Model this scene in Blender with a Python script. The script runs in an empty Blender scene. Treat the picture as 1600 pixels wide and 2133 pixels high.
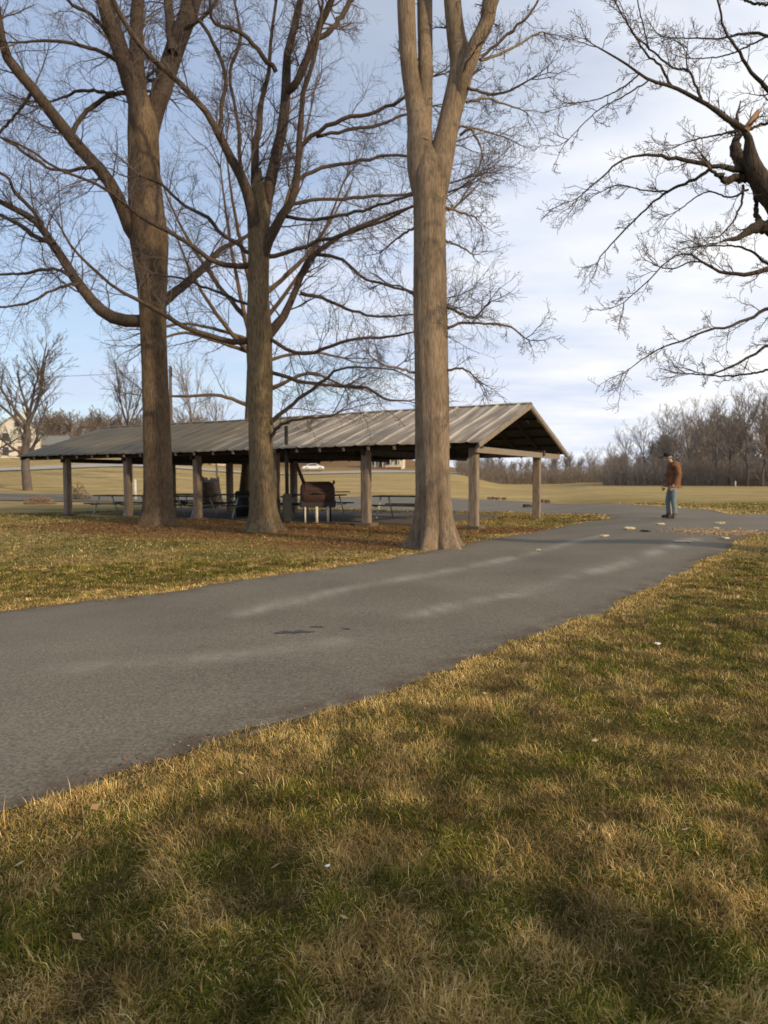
import bpy, bmesh, math, random
import numpy as np
from mathutils import Vector, Matrix
random.seed(7); rng = np.random.default_rng(11)
sc = bpy.context.scene
COL = sc.collection

# ------------------------------------------------------------------ camera
CAM = np.array([0.0, 0.0, 1.42]); F = 1522.0; PITCH = 0.0467; ROLL = 0.0062
c_, s_ = math.cos(PITCH), math.sin(PITCH); cr, sr = math.cos(ROLL), math.sin(ROLL)
FW = np.array([0, c_, -s_]); RT = np.array([cr, -sr*s_, -sr*c_]); UP = np.array([sr, cr*s_, cr*c_])
cd = bpy.data.cameras.new('camera'); cam = bpy.data.objects.new('camera', cd); COL.objects.link(cam)
cam.matrix_world = Matrix(((RT[0], UP[0], -FW[0], CAM[0]), (RT[1], UP[1], -FW[1], CAM[1]), (RT[2], UP[2], -FW[2], CAM[2]), (0, 0, 0, 1)))
cd.sensor_fit = 'HORIZONTAL'; cd.sensor_width = 36; cd.lens = 36*F/1600; cd.clip_end = 3000; cd.clip_start = 0.05
sc.camera = cam
cd.dof.use_dof = True; cd.dof.focus_distance = 3.6; cd.dof.aperture_fstop = 5.0   # the phone focused on the near grass

# ------------------------------------------------------------------ light
SUN_AZ = math.radians(46)      # to the right of straight behind the camera
SUN_EL = math.radians(24)
tosun = Vector((math.sin(SUN_AZ)*math.cos(SUN_EL), -math.cos(SUN_AZ)*math.cos(SUN_EL), math.sin(SUN_EL)))
sl = bpy.data.lights.new('sun', 'SUN'); sl.energy = 3.5; sl.angle = math.radians(1.5); sl.color = (1.0, 0.80, 0.54)
so = bpy.data.objects.new('sun', sl); COL.objects.link(so); so.rotation_euler = tosun.to_track_quat('Z', 'Y').to_euler()
sc.view_settings.view_transform = 'Standard'; sc.view_settings.look = 'None'; sc.view_settings.gamma = 1
sc.view_settings.exposure = 0.0

w = bpy.data.worlds.new('World'); sc.world = w; w.use_nodes = True
nt = w.node_tree; N = nt.nodes; L = nt.links; N.clear()
def nd(t, **k):
    n = N.new(t)
    for a, b in k.items(): setattr(n, a, b)
    return n
out = nd('ShaderNodeOutputWorld'); sky = nd('ShaderNodeTexSky', sky_type='NISHITA', sun_disc=False)
sky.sun_elevation = SUN_EL; sky.sun_rotation = math.pi-SUN_AZ; sky.air_density = 1.0; sky.dust_density = 1.0; sky.ozone_density = 1.5
bg1 = nd('ShaderNodeBackground'); bg1.inputs[1].default_value = 0.15; L.new(sky.outputs[0], bg1.inputs[0])
bg2 = nd('ShaderNodeBackground'); bg2.inputs[1].default_value = 1.08
tc = nd('ShaderNodeTexCoord'); sep = nd('ShaderNodeSeparateXYZ'); L.new(tc.outputs['Generated'], sep.inputs[0])
def mth(op, a, b=None, clamp=False):
    n = nd('ShaderNodeMath', operation=op, use_clamp=clamp)
    for i, v in enumerate((a, b)):
        if v is None: continue
        if isinstance(v, (int, float)): n.inputs[i].default_value = v
        else: L.new(v, n.inputs[i])
    return n.outputs[0]
zz = mth('ADD', mth('MAXIMUM', sep.outputs[2], 0.0), 0.16)
comb = nd('ShaderNodeCombineXYZ'); L.new(mth('DIVIDE', sep.outputs[0], zz), comb.inputs[0]); L.new(mth('DIVIDE', sep.outputs[1], zz), comb.inputs[1])
mp = nd('ShaderNodeMapping'); mp.inputs['Scale'].default_value = (0.75, 1.25, 1); mp.inputs['Rotation'].default_value = (0, 0, 0.35); mp.inputs['Location'].default_value = (3.1, 1.7, 0)
L.new(comb.outputs[0], mp.inputs[0])
n1 = nd('ShaderNodeTexNoise'); n1.inputs['Scale'].default_value = 1.1; n1.inputs['Detail'].default_value = 7; n1.inputs['Roughness'].default_value = 0.52; n1.inputs['Distortion'].default_value = 0.35
L.new(mp.outputs[0], n1.inputs[0])
# thicker cloud to the right (towards +x) and low over the horizon
bias = mth('ADD', mth('MULTIPLY', sep.outputs[0], 0.55), mth('MULTIPLY', mth('SUBTRACT', 0.40, sep.outputs[2]), 0.42))
m = mth('ADD', n1.outputs[0], bias)
ramp = nd('ShaderNodeMapRange', interpolation_type='SMOOTHSTEP'); ramp.inputs[1].default_value = 0.34; ramp.inputs[2].default_value = 0.66; ramp.inputs[3].default_value = 0.44
L.new(m, ramp.inputs[0])
n2 = nd('ShaderNodeTexNoise'); n2.inputs['Scale'].default_value = 2.2; n2.inputs['Detail'].default_value = 4; L.new(mp.outputs[0], n2.inputs[0])
ccol = nd('ShaderNodeMixRGB'); ccol.inputs[1].default_value = (0.60, 0.69, 0.88, 1); ccol.inputs[2].default_value = (1.06, 1.04, 1.0, 1)
L.new(mth('ADD', mth('MULTIPLY', mth('SUBTRACT', n2.outputs[0], 0.38), 1.6), mth('MULTIPLY', sep.outputs[0], 0.9), True), ccol.inputs[0])
L.new(ccol.outputs[0], bg2.inputs[0])
mx = nd('ShaderNodeMixShader'); L.new(ramp.outputs[0], mx.inputs[0]); L.new(bg1.outputs[0], mx.inputs[1]); L.new(bg2.outputs[0], mx.inputs[2]); L.new(mx.outputs[0], out.inputs[0])

# ------------------------------------------------------------------ terrain maths
def smooth(a, b, x):
    t = np.clip((x-a)/(b-a), 0, 1); return t*t*(3-2*t)
KD = np.array([0, 45, 60, 80, 100, 143, 200, 300, 420, 900])
ZL = np.array([0, 0.05, 0.45, 1.4, 2.7, 6.0, 10, 14, 15, 15])
ZM = np.array([0, 0.0, 0.25, 0.7, 1.2, 2.3, 6.2, 13, 14, 14])
ZR = np.array([0, 0.0, 0.2, 0.6, 1.1, 2.1, 4.3, 4.4, 3, 3])
def T(x, y):
    x = np.asarray(x, float); y = np.asarray(y, float)
    u = x/np.maximum(y, 1.0)
    r = 0.26*smooth(-1, 2.75, x-0.25*y)*smooth(8, 18, y)
    l = np.interp(y, KD, ZL); m_ = np.interp(y, KD, ZM); rr = np.interp(y, KD, ZR)
    a = 1-smooth(-0.40, -0.12, u); b = smooth(-0.02, 0.10, u); z0 = 1-smooth(0.09, 0.17, u)
    return r + (l*a+m_*(1-a)*(1-b)+rr*b*(1-a))*z0
def ray(px, py):
    u = (px-800)/F; v = -(py-1066.5)/F
    d = FW+RT*u+UP*v; return d/d[1]
def at(px, py, D): return CAM+ray(px, py)*D
def gnd(px, py, dmax=700):
    d = ray(px, py); ts = np.linspace(0.5, 40, 1600); ts = np.concatenate([ts, np.linspace(40, dmax, 3000)])
    P = CAM+ts[:, None]*d; h = P[:, 2]-T(P[:, 0], P[:, 1]); i = np.argmax(h < 0)
    if h[i] >= 0: i = len(ts)-1
    a, b = h[i-1], h[i]; t = ts[i-1]+(ts[i]-ts[i-1])*(a/(a-b) if a > b else 0)
    p = CAM+t*d; p[2] = float(T(p[0], p[1])); return p
def foot(px, D):                 # point on the ground at forward distance D under pixel column px
    u = (px-800)/F; x = u*D; return np.array([x, D, float(T(x, D))])
# value noise
_h = rng.random((256, 256))
def vnoise(x, y, s=1.0, o=0):
    x = np.asarray(x)*s+o*17.3; y = np.asarray(y)*s+o*7.7
    xi = np.floor(x).astype(int); yi = np.floor(y).astype(int); fx = x-xi; fy = y-yi
    fx = fx*fx*(3-2*fx); fy = fy*fy*(3-2*fy)
    g = lambda i, j: _h[i % 256, j % 256]
    return (g(xi, yi)*(1-fx)+g(xi+1, yi)*fx)*(1-fy)+(g(xi, yi+1)*(1-fx)+g(xi+1, yi+1)*fx)*fy
def fbm(x, y, s=1.0, o=0): return (vnoise(x, y, s, o)+0.5*vnoise(x, y, s*2.1, o+1)+0.25*vnoise(x, y, s*4.3, o+2))/1.75

# ------------------------------------------------------------------ materials
def mat(name, cols, scale=5, stretch=(1, 1, 1), rough=0.85, bump=0.0, detail=6, coord='Object', metal=0.0, bscale=None, dist=0.0, pos=(0.3, 0.7), attr=None):
    m = bpy.data.materials.new(name); m.use_nodes = True; t = m.node_tree; b = t.nodes['Principled BSDF']
    b.inputs['Roughness'].default_value = rough; b.inputs['Metallic'].default_value = metal
    tc = t.nodes.new('ShaderNodeTexCoord'); mp = t.nodes.new('ShaderNodeMapping'); mp.inputs['Scale'].default_value = stretch
    t.links.new(tc.outputs[coord], mp.inputs[0])
    n = t.nodes.new('ShaderNodeTexNoise'); n.inputs['Scale'].default_value = scale; n.inputs['Detail'].default_value = detail; n.inputs['Roughness'].default_value = 0.62; n.inputs['Distortion'].default_value = dist
    t.links.new(mp.outputs[0], n.inputs[0])
    r = t.nodes.new('ShaderNodeValToRGB'); e = r.color_ramp.elements
    while len(e) < len(cols): e.new(0.5)
    for i, c in enumerate(cols):
        e[i].position = pos[0]+(pos[1]-pos[0])*i/max(1, len(cols)-1); e[i].color = (*c, 1)
    t.links.new(n.outputs[0], r.inputs[0]); src = r.outputs[0]
    if attr:
        a = t.nodes.new('ShaderNodeAttribute'); a.attribute_name = attr
        q = t.nodes.new('ShaderNodeMixRGB'); q.blend_type = 'MULTIPLY'; q.inputs[0].default_value = 1
        t.links.new(src, q.inputs[1]); t.links.new(a.outputs[0], q.inputs[2]); src = q.outputs[0]
    t.links.new(src, b.inputs['Base Color'])
    if bump:
        n3 = t.nodes.new('ShaderNodeTexNoise'); n3.inputs['Scale'].default_value = bscale or scale*3; n3.inputs['Detail'].default_value = 5
        t.links.new(mp.outputs[0], n3.inputs[0])
        bp = t.nodes.new('ShaderNodeBump'); bp.inputs['Strength'].default_value = bump; bp.inputs['Distance'].default_value = 0.03
        t.links.new(n3.outputs[0], bp.inputs['Height']); t.links.new(bp.outputs[0], b.inputs['Normal'])
    return m
def bark_mat(name, dark, light, moss=None):
    m = bpy.data.materials.new(name); m.use_nodes = True; t = m.node_tree; b = t.nodes['Principled BSDF']; nn = t.nodes.new; lk = t.links.new
    b.inputs['Roughness'].default_value = 0.95; b.inputs['Specular IOR Level'].default_value = 0.15
    tc = nn('ShaderNodeTexCoord'); mp = nn('ShaderNodeMapping'); mp.inputs['Scale'].default_value = (1, 1, 0.11); lk(tc.outputs['Object'], mp.inputs[0])
    n = nn('ShaderNodeTexNoise'); n.inputs['Scale'].default_value = 40; n.inputs['Detail'].default_value = 7; n.inputs['Distortion'].default_value = 0.9; lk(mp.outputs[0], n.inputs[0])
    r = nn('ShaderNodeValToRGB'); r.color_ramp.elements[0].position = 0.36; r.color_ramp.elements[1].position = 0.60
    r.color_ramp.elements[0].color = (*dark, 1); r.color_ramp.elements[1].color = (*light, 1); lk(n.outputs[0], r.inputs[0])
    n2 = nn('ShaderNodeTexNoise'); n2.inputs['Scale'].default_value = 1.3; n2.inputs['Detail'].default_value = 5; lk(tc.outputs['Object'], n2.inputs[0])
    r2 = nn('ShaderNodeValToRGB'); r2.color_ramp.elements[0].position = 0.35; r2.color_ramp.elements[1].position = 0.7
    r2.color_ramp.elements[0].color = (0.62, 0.60, 0.55, 1); r2.color_ramp.elements[1].color = (1.15, 1.12, 1.05, 1) if not moss else (*moss, 1); lk(n2.outputs[0], r2.inputs[0])
    q = nn('ShaderNodeMixRGB'); q.blend_type = 'MULTIPLY'; q.inputs[0].default_value = 0.85; lk(r.outputs[0], q.inputs[1]); lk(r2.outputs[0], q.inputs[2]); lk(q.outputs[0], b.inputs['Base Color'])
    bp = nn('ShaderNodeBump'); bp.inputs['Strength'].default_value = 0.7; bp.inputs['Distance'].default_value = 0.03; lk(n.outputs[0], bp.inputs['Height']); lk(bp.outputs[0], b.inputs['Normal'])
    return m
M = {}
M['barkA'] = bark_mat('bark_dark', (0.085, 0.058, 0.038), (0.20, 0.142, 0.092))
M['barkB'] = bark_mat('bark_mid', (0.115, 0.082, 0.052), (0.265, 0.195, 0.125), (1.0, 1.04, 0.88))
M['barkC'] = bark_mat('bark_light', (0.165, 0.122, 0.084), (0.30, 0.228, 0.162))
M['limb'] = bark_mat('backlit_limb_bark', (0.05, 0.037, 0.03), (0.12, 0.09, 0.07))  # darker copy of the bark, painting the limbs as backlit by the sky
M['barkD'] = bark_mat('bark_black', (0.035, 0.028, 0.024), (0.10, 0.08, 0.062))
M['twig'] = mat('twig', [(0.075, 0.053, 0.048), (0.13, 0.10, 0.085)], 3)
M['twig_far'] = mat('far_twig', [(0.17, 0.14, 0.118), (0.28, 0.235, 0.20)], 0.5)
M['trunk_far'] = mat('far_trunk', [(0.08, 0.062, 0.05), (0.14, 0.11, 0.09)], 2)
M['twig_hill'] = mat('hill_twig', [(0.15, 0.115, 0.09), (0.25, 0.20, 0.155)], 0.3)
M['broken'] = mat('broken_wood', [(0.28, 0.14, 0.07), (0.42, 0.25, 0.13)], 12, (1, 1, .2))
M['post'] = mat('weathered_post', [(0.13, 0.095, 0.065), (0.22, 0.165, 0.115), (0.30, 0.235, 0.17)], 9, (2, 2, .3), bump=.5)
M['timber'] = mat('dark_timber', [(0.028, 0.020, 0.016), (0.06, 0.045, 0.034)], 7, (1, 1, 1), bump=.3)  # roof timber, also darkened to deepen the painted shade under the roof
M['under_shade'] = mat('underside_shade', [(0.028, 0.030, 0.034), (0.055, 0.056, 0.060)], 5)  # near-black tone stands in for shade below the roof panels
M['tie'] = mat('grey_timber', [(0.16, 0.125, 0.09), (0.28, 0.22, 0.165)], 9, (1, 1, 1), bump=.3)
M['concrete'] = mat('concrete', [(0.085, 0.062, 0.04), (0.16, 0.12, 0.08)], 3, bump=.2)
M['table'] = mat('green_paint', [(0.020, 0.028, 0.018), (0.045, 0.055, 0.035)], 6)
M['pipe'] = mat('galvanised_pipe', [(0.42, 0.40, 0.34), (0.60, 0.58, 0.50)], 6, rough=.5)
M['cream_pipe'] = mat('cream_paint', [(0.55, 0.50, 0.36), (0.72, 0.66, 0.50)], 8, rough=.5)
M['rust'] = mat('rusty_steel', [(0.020, 0.010, 0.007), (0.06, 0.024, 0.014), (0.035, 0.016, 0.010)], 7, rough=.8, bump=.3)
M['black'] = mat('black_steel', [(0.012, 0.011, 0.010), (0.03, 0.025, 0.02)], 6, rough=.6)
M['stump'] = mat('old_stump', [(0.085, 0.055, 0.038), (0.19, 0.135, 0.095)], 9, (1, 1, .3), bump=.6)
M['white'] = mat('white_siding', [(0.50, 0.47, 0.40), (0.64, 0.60, 0.52)], 1.5)
M['cream'] = mat('cream_siding', [(0.55, 0.49, 0.36), (0.68, 0.62, 0.48)], 1.5)
M['shingle'] = mat('shingles', [(0.09, 0.095, 0.075), (0.16, 0.165, 0.135)], 4)
M['shingle_grey'] = mat('grey_shingles', [(0.14, 0.145, 0.14), (0.20, 0.205, 0.19)], 4)
M['glass'] = mat('window_glass', [(0.03, 0.035, 0.04), (0.06, 0.065, 0.07)], 2, rough=.15)
M['brick'] = mat('brown_brick', [(0.12, 0.055, 0.03), (0.2, 0.10, 0.06)], 8)
M['car'] = mat('white_car_paint', [(0.72, 0.72, 0.72), (0.8, 0.8, 0.8)], 2, rough=.25)
M['tyre'] = mat('tyre', [(0.02, 0.02, 0.02), (0.035, 0.035, 0.035)], 6)
M['pole'] = mat('pole_wood', [(0.07, 0.055, 0.045), (0.13, 0.10, 0.08)], 6, (1, 1, .2))
M['chip'] = mat('pale_wood', [(0.55, 0.42, 0.24), (0.75, 0.62, 0.40)], 30)
M['paper'] = mat('white_paper', [(0.75, 0.75, 0.72), (0.82, 0.82, 0.8)], 20)
M['skin'] = mat('skin', [(0.42, 0.25, 0.17), (0.52, 0.32, 0.23)], 8, rough=.6)
M['jacket'] = mat('brown_duck_cloth', [(0.14, 0.060, 0.024), (0.235, 0.105, 0.042)], 9, rough=.9, bump=.5, bscale=14)
M['jeans'] = mat('faded_denim', [(0.12, 0.155, 0.165), (0.22, 0.26, 0.27)], 9, rough=.9, bump=.5, bscale=14)
M['cap'] = mat('navy_cloth', [(0.010, 0.010, 0.014), (0.016, 0.016, 0.022)], 9)
M['boot'] = mat('brown_leather', [(0.05, 0.022, 0.012), (0.09, 0.04, 0.02)], 9, rough=.6)
M['hair'] = mat('grey_hair', [(0.16, 0.14, 0.12), (0.25, 0.23, 0.2)], 40)
M['brush'] = mat('brush_twigs', [(0.20, 0.12, 0.07), (0.33, 0.22, 0.13)], 6)

# roof metal
def roof_mat():
    m = bpy.data.materials.new('roof_metal'); m.use_nodes = True; t = m.node_tree; b = t.nodes['Principled BSDF']; nn = t.nodes.new; lk = t.links.new
    b.inputs['Roughness'].default_value = 0.6; b.inputs['Metallic'].default_value = 0.15
    tc = nn('ShaderNodeTexCoord'); sp = nn('ShaderNodeSeparateXYZ'); lk(tc.outputs['Object'], sp.inputs[0])
    mp = nn('ShaderNodeMapping'); mp.inputs['Scale'].default_value = (0.35, 3.2, 0.35); lk(tc.outputs['Object'], mp.inputs[0])
    n = nn('ShaderNodeTexNoise'); n.inputs['Scale'].default_value = 1.6; n.inputs['Detail'].default_value = 6; lk(mp.outputs[0], n.inputs[0])
    r = nn('ShaderNodeValToRGB'); e = r.color_ramp.elements; e.new(0.5); e[0].position = .32; e[2].position = .7
    e[0].color = (0.19, 0.15, 0.11, 1); e[1].color = (0.30, 0.24, 0.165, 1); e[2].color = (0.50, 0.42, 0.31, 1); lk(n.outputs[0], r.inputs[0])
    # worn seam with caught light painted along its raised rib, every 0.7 m
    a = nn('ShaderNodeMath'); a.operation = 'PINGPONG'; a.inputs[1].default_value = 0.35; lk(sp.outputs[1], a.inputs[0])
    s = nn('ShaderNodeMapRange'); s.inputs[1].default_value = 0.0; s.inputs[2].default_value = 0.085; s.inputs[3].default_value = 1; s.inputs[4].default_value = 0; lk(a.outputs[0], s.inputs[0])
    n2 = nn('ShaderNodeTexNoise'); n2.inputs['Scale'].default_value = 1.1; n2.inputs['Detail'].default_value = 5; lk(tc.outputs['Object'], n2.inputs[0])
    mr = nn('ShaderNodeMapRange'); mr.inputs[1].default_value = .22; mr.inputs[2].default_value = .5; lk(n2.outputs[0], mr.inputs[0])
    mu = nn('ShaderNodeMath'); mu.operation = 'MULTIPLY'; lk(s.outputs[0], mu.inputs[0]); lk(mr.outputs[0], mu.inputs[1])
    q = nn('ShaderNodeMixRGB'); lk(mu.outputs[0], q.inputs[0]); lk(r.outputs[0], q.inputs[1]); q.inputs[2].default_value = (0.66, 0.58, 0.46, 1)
    # moss and leaf dirt growing on the far end under the trees
    md = nn('ShaderNodeMath'); md.operation = 'ADD'; lk(sp.outputs[1], md.inputs[0])
    mn = nn('ShaderNodeMath'); mn.operation = 'MULTIPLY'; mn.inputs[1].default_value = 7; lk(n2.outputs[0], mn.inputs[0]); lk(mn.outputs[0], md.inputs[1])
    mm = nn('ShaderNodeMapRange'); mm.inputs[1].default_value = 9.5; mm.inputs[2].default_value = 14; mm.inputs[4].default_value = 0.9; lk(md.outputs[0], mm.inputs[0])
    q2 = nn('ShaderNodeMixRGB'); lk(mm.outputs[0], q2.inputs[0]); lk(q.outputs[0], q2.inputs[1]); q2.inputs[2].default_value = (0.135, 0.105, 0.052, 1)
    lk(q2.outputs[0], b.inputs['Base Color'])
    return m
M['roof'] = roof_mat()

# ------------------------------------------------------------------ object helpers
def tag(o, label=None, cat=None, group=None, kind=None):
    if label: o['label'] = label
    if cat: o['category'] = cat
    if group: o['group'] = group
    if kind: o['kind'] = kind
    return o
def empty(name, loc, rz=0, **k):
    o = bpy.data.objects.new(name, None); COL.objects.link(o); o.location = tuple(float(v) for v in loc); o.rotation_euler = (0, 0, rz); o.empty_display_size = .3
    return tag(o, **k)
def link(name, me, m=None, parent=None, loc=None, smooth_=False):
    if m: me.materials.append(m)
    if smooth_: me.polygons.foreach_set('use_smooth', np.ones(len(me.polygons), bool))
    o = bpy.data.objects.new(name, me); COL.objects.link(o)
    if parent: o.parent = parent
    if loc is not None: o.location = tuple(float(v) for v in loc)
    return o
def npmesh(name, V, Fc):         # V (n,3), Fc list of arrays each (m,k)
    me = bpy.data.meshes.new(name); V = np.asarray(V, np.float32)
    me.vertices.add(len(V)); me.vertices.foreach_set('co', V.ravel())
    Fc = [np.asarray(f, np.int32) for f in Fc if len(f)]
    loops = np.concatenate([f.ravel() for f in Fc]); sizes = np.concatenate([np.full(len(f), f.shape[1], np.int32) for f in Fc])
    me.loops.add(len(loops)); me.loops.foreach_set('vertex_index', loops)
    me.polygons.add(len(sizes)); st = np.concatenate([[0], np.cumsum(sizes)[:-1]]).astype(np.int32)
    me.polygons.foreach_set('loop_start', st); me.polygons.foreach_set('loop_total', sizes)
    me.update(calc_edges=True); me.validate(); return me
class MB:
    def __init__(s): s.bm = bmesh.new()
    def box(s, c, d, rz=0, bev=0.0, R=None):
        r = bmesh.ops.create_cube(s.bm, size=1); vs = r['verts']
        mtx = Matrix.Translation(c) @ (R if R is not None else Matrix.Rotation(rz, 4, 'Z')) @ Matrix.Diagonal((d[0], d[1], d[2], 1))
        bmesh.ops.transform(s.bm, matrix=mtx, verts=vs)
        if bev: bmesh.ops.bevel(s.bm, geom=list({e for v in vs for e in v.link_edges}), offset=bev, segments=2, affect='EDGES')
        return s
    def bar(s, a, b, wd, ht, up=(0, 0, 1)):     # rectangular bar from a to b
        a = Vector(a); b = Vector(b); x = (b-a); ln = x.length; x.normalize(); u = Vector(up); y = u.cross(x)
        if y.length < 1e-4: y = Vector((1, 0, 0)).cross(x)
        y.normalize(); z = x.cross(y)
        R = Matrix((x, y, z)).transposed().to_4x4()
        return s.box((a+b)/2, (ln, wd, ht), R=R)
    def tube(s, a, b, r, r2=None, n=10):
        a = Vector(a); b = Vector(b); d = b-a; r2 = r if r2 is None else r2
        q = d.to_track_quat('Z', 'Y').to_matrix().to_4x4()
        bmesh.ops.create_cone(s.bm, cap_ends=True, segments=n, radius1=r, radius2=r2, depth=d.length, matrix=Matrix.Translation((a+b)/2) @ q)
        return s
    def sph(s, c, r, sc_=(1, 1, 1), n=12):
        bmesh.ops.create_uvsphere(s.bm, u_segments=n, v_segments=max(6, n*2//3), radius=r, matrix=Matrix.Translation(c) @ Matrix.Diagonal((*sc_, 1))); return s
    def poly(s, pts, depth):     # prism: polygon pts extruded by vector depth
        v = [s.bm.verts.new(p) for p in pts]; f = s.bm.faces.new(v); r = bmesh.ops.extrude_face_region(s.bm, geom=[f])
        bmesh.ops.translate(s.bm, vec=depth, verts=[e for e in r['geom'] if isinstance(e, bmesh.types.BMVert)]); return s
    def build(s, name, m, parent=None, smooth_=False, loc=None):
        bmesh.ops.recalc_face_normals(s.bm, faces=s.bm.faces); me = bpy.data.meshes.new(name); s.bm.to_mesh(me); s.bm.free(); return link(name, me, m, parent, loc, smooth_)
def dup(root, loc=None, rz=None, label=None, scale=None):
    c = root.copy(); COL.objects.link(c)
    if loc is not None: c.location = tuple(float(v) for v in loc)
    if rz is not None: c.rotation_euler = (0, 0, rz)
    if scale is not None: c.scale = scale if hasattr(scale, '__len__') else (scale,)*3
    if label: c['label'] = label
    for ch in list(root.children):
        d = ch.copy(); COL.objects.link(d); d.parent = c
        for g in list(ch.children):
            e = g.copy(); COL.objects.link(e); e.parent = d
    return c

# ------------------------------------------------------------------ road outline, ground
def cat(pts, n=8):
    P = np.array(pts, float); P = np.vstack([2*P[0]-P[1], P, 2*P[-1]-P[-2]]); o = []
    for i in range(1, len(P)-2):
        for k in range(n):
            t = k/n; o.append(0.5*((2*P[i])+(-P[i-1]+P[i+1])*t+(2*P[i-1]-5*P[i]+4*P[i+1]-P[i+2])*t*t+(-P[i-1]+3*P[i]-3*P[i+1]+P[i+2])*t**3))
    o.append(P[-2]); return np.array(o)
near = [gnd(*p)[:2] for p in [(0, 1700), (200, 1632), (400, 1572), (550, 1528), (700, 1475), (900, 1402), (1000, 1368), (1100, 1335), (1240, 1280), (1330, 1236), (1440, 1180), (1530, 1134), (1600, 1110)]]
near = [np.array([-14., -11.])] + near + [np.array([13.5, 19.2]), np.array([22, 21.5]), np.array([40, 26])]
far_r = [np.array([42, 34.]), np.array([25, 30.5])] + [gnd(*p)[:2] for p in [(1600, 1071), (1480, 1062), (1420, 1058), (1330, 1052), (1250, 1049), (1100, 1046), (950, 1040), (780, 1035)]] + [np.array(p, float) for p in [(-8, 48), (-18, 52), (-28, 56), (-45, 60)]]
low_l = [np.array(p, float) for p in [(-44, 52), (-28, 48), (-17, 44), (-8, 40)]] + [gnd(*p)[:2] for p in [(780, 1062), (950, 1065), (1080, 1067), (1200, 1070), (1262, 1074), (1275, 1080), (1200, 1092), (1100, 1111), (960, 1136), (800, 1166), (600, 1196), (400, 1226), (200, 1256), (0, 1279)]] + [np.array([-17., -8.])]
ring = np.vstack([cat(near), cat(far_r), cat(low_l)])
# ragged edge
res = []
for i in range(len(ring)):
    a = ring[i]; b = ring[(i+1) % len(ring)]; L_ = np.hypot(*(b-a)); n = max(1, int(L_/0.22)) if L_ < 6 else 1
    for k in range(n): res.append(a+(b-a)*k/n)
ring = np.array(res); tg = np.roll(ring, -1, 0)-np.roll(ring, 1, 0); tg /= np.linalg.norm(tg, axis=1)[:, None]+1e-9
ring = ring+np.stack([-tg[:, 1], tg[:, 0]], 1)*((fbm(ring[:, 0], ring[:, 1], 1.3)-.5)*0.30+(vnoise(ring[:, 0], ring[:, 1], 6)-.5)*.07)[:, None]
def inside(x, y, R=ring):
    x = np.asarray(x); y = np.asarray(y); r = np.zeros(x.shape, bool)
    for i in range(len(R)):
        x1, y1 = R[i]; x2, y2 = R[(i+1) % len(R)]
        c = ((y1 > y) != (y2 > y))
        if y1 != y2: r ^= c & (x < (x2-x1)*(y-y1)/(y2-y1)+x1)
    return r
def sheet(name, R, m, lift, step=1.0):
    from mathutils.geometry import delaunay_2d_cdt
    lo, hi = R.min(0), R.max(0); gx, gy = np.meshgrid(np.arange(lo[0], hi[0], step), np.arange(lo[1], hi[1], step)); gx, gy = gx.ravel(), gy.ravel()
    k = inside(gx, gy, R); P = [Vector((float(a), float(b))) for a, b in R]+[Vector((float(a), float(b))) for a, b in zip(gx[k], gy[k])]; n = len(R)
    v, e, f, _, _, _ = delaunay_2d_cdt(P, [(i, (i+1) % n) for i in range(n)], [], 0, 1e-4)
    V = np.array([(a[0], a[1]) for a in v]); Fc = np.array([q for q in f if len(q) == 3]); c = V[Fc].mean(1); Fc = Fc[inside(c[:, 0], c[:, 1], R)]
    a, b, c = V[Fc[:, 0]], V[Fc[:, 1]], V[Fc[:, 2]]; cr_ = (b-a)[:, 0]*(c-a)[:, 1]-(b-a)[:, 1]*(c-a)[:, 0]; Fc[cr_ < 0] = Fc[cr_ < 0][:, ::-1]; Fc = Fc[np.abs(cr_) > 1e-9]
    V3 = np.column_stack([V, T(V[:, 0], V[:, 1])+lift+.04*smooth(34, 50, V[:, 1])]); return tag(link(name, npmesh(name, V3, [Fc]), m, smooth_=True), kind='structure')

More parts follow.
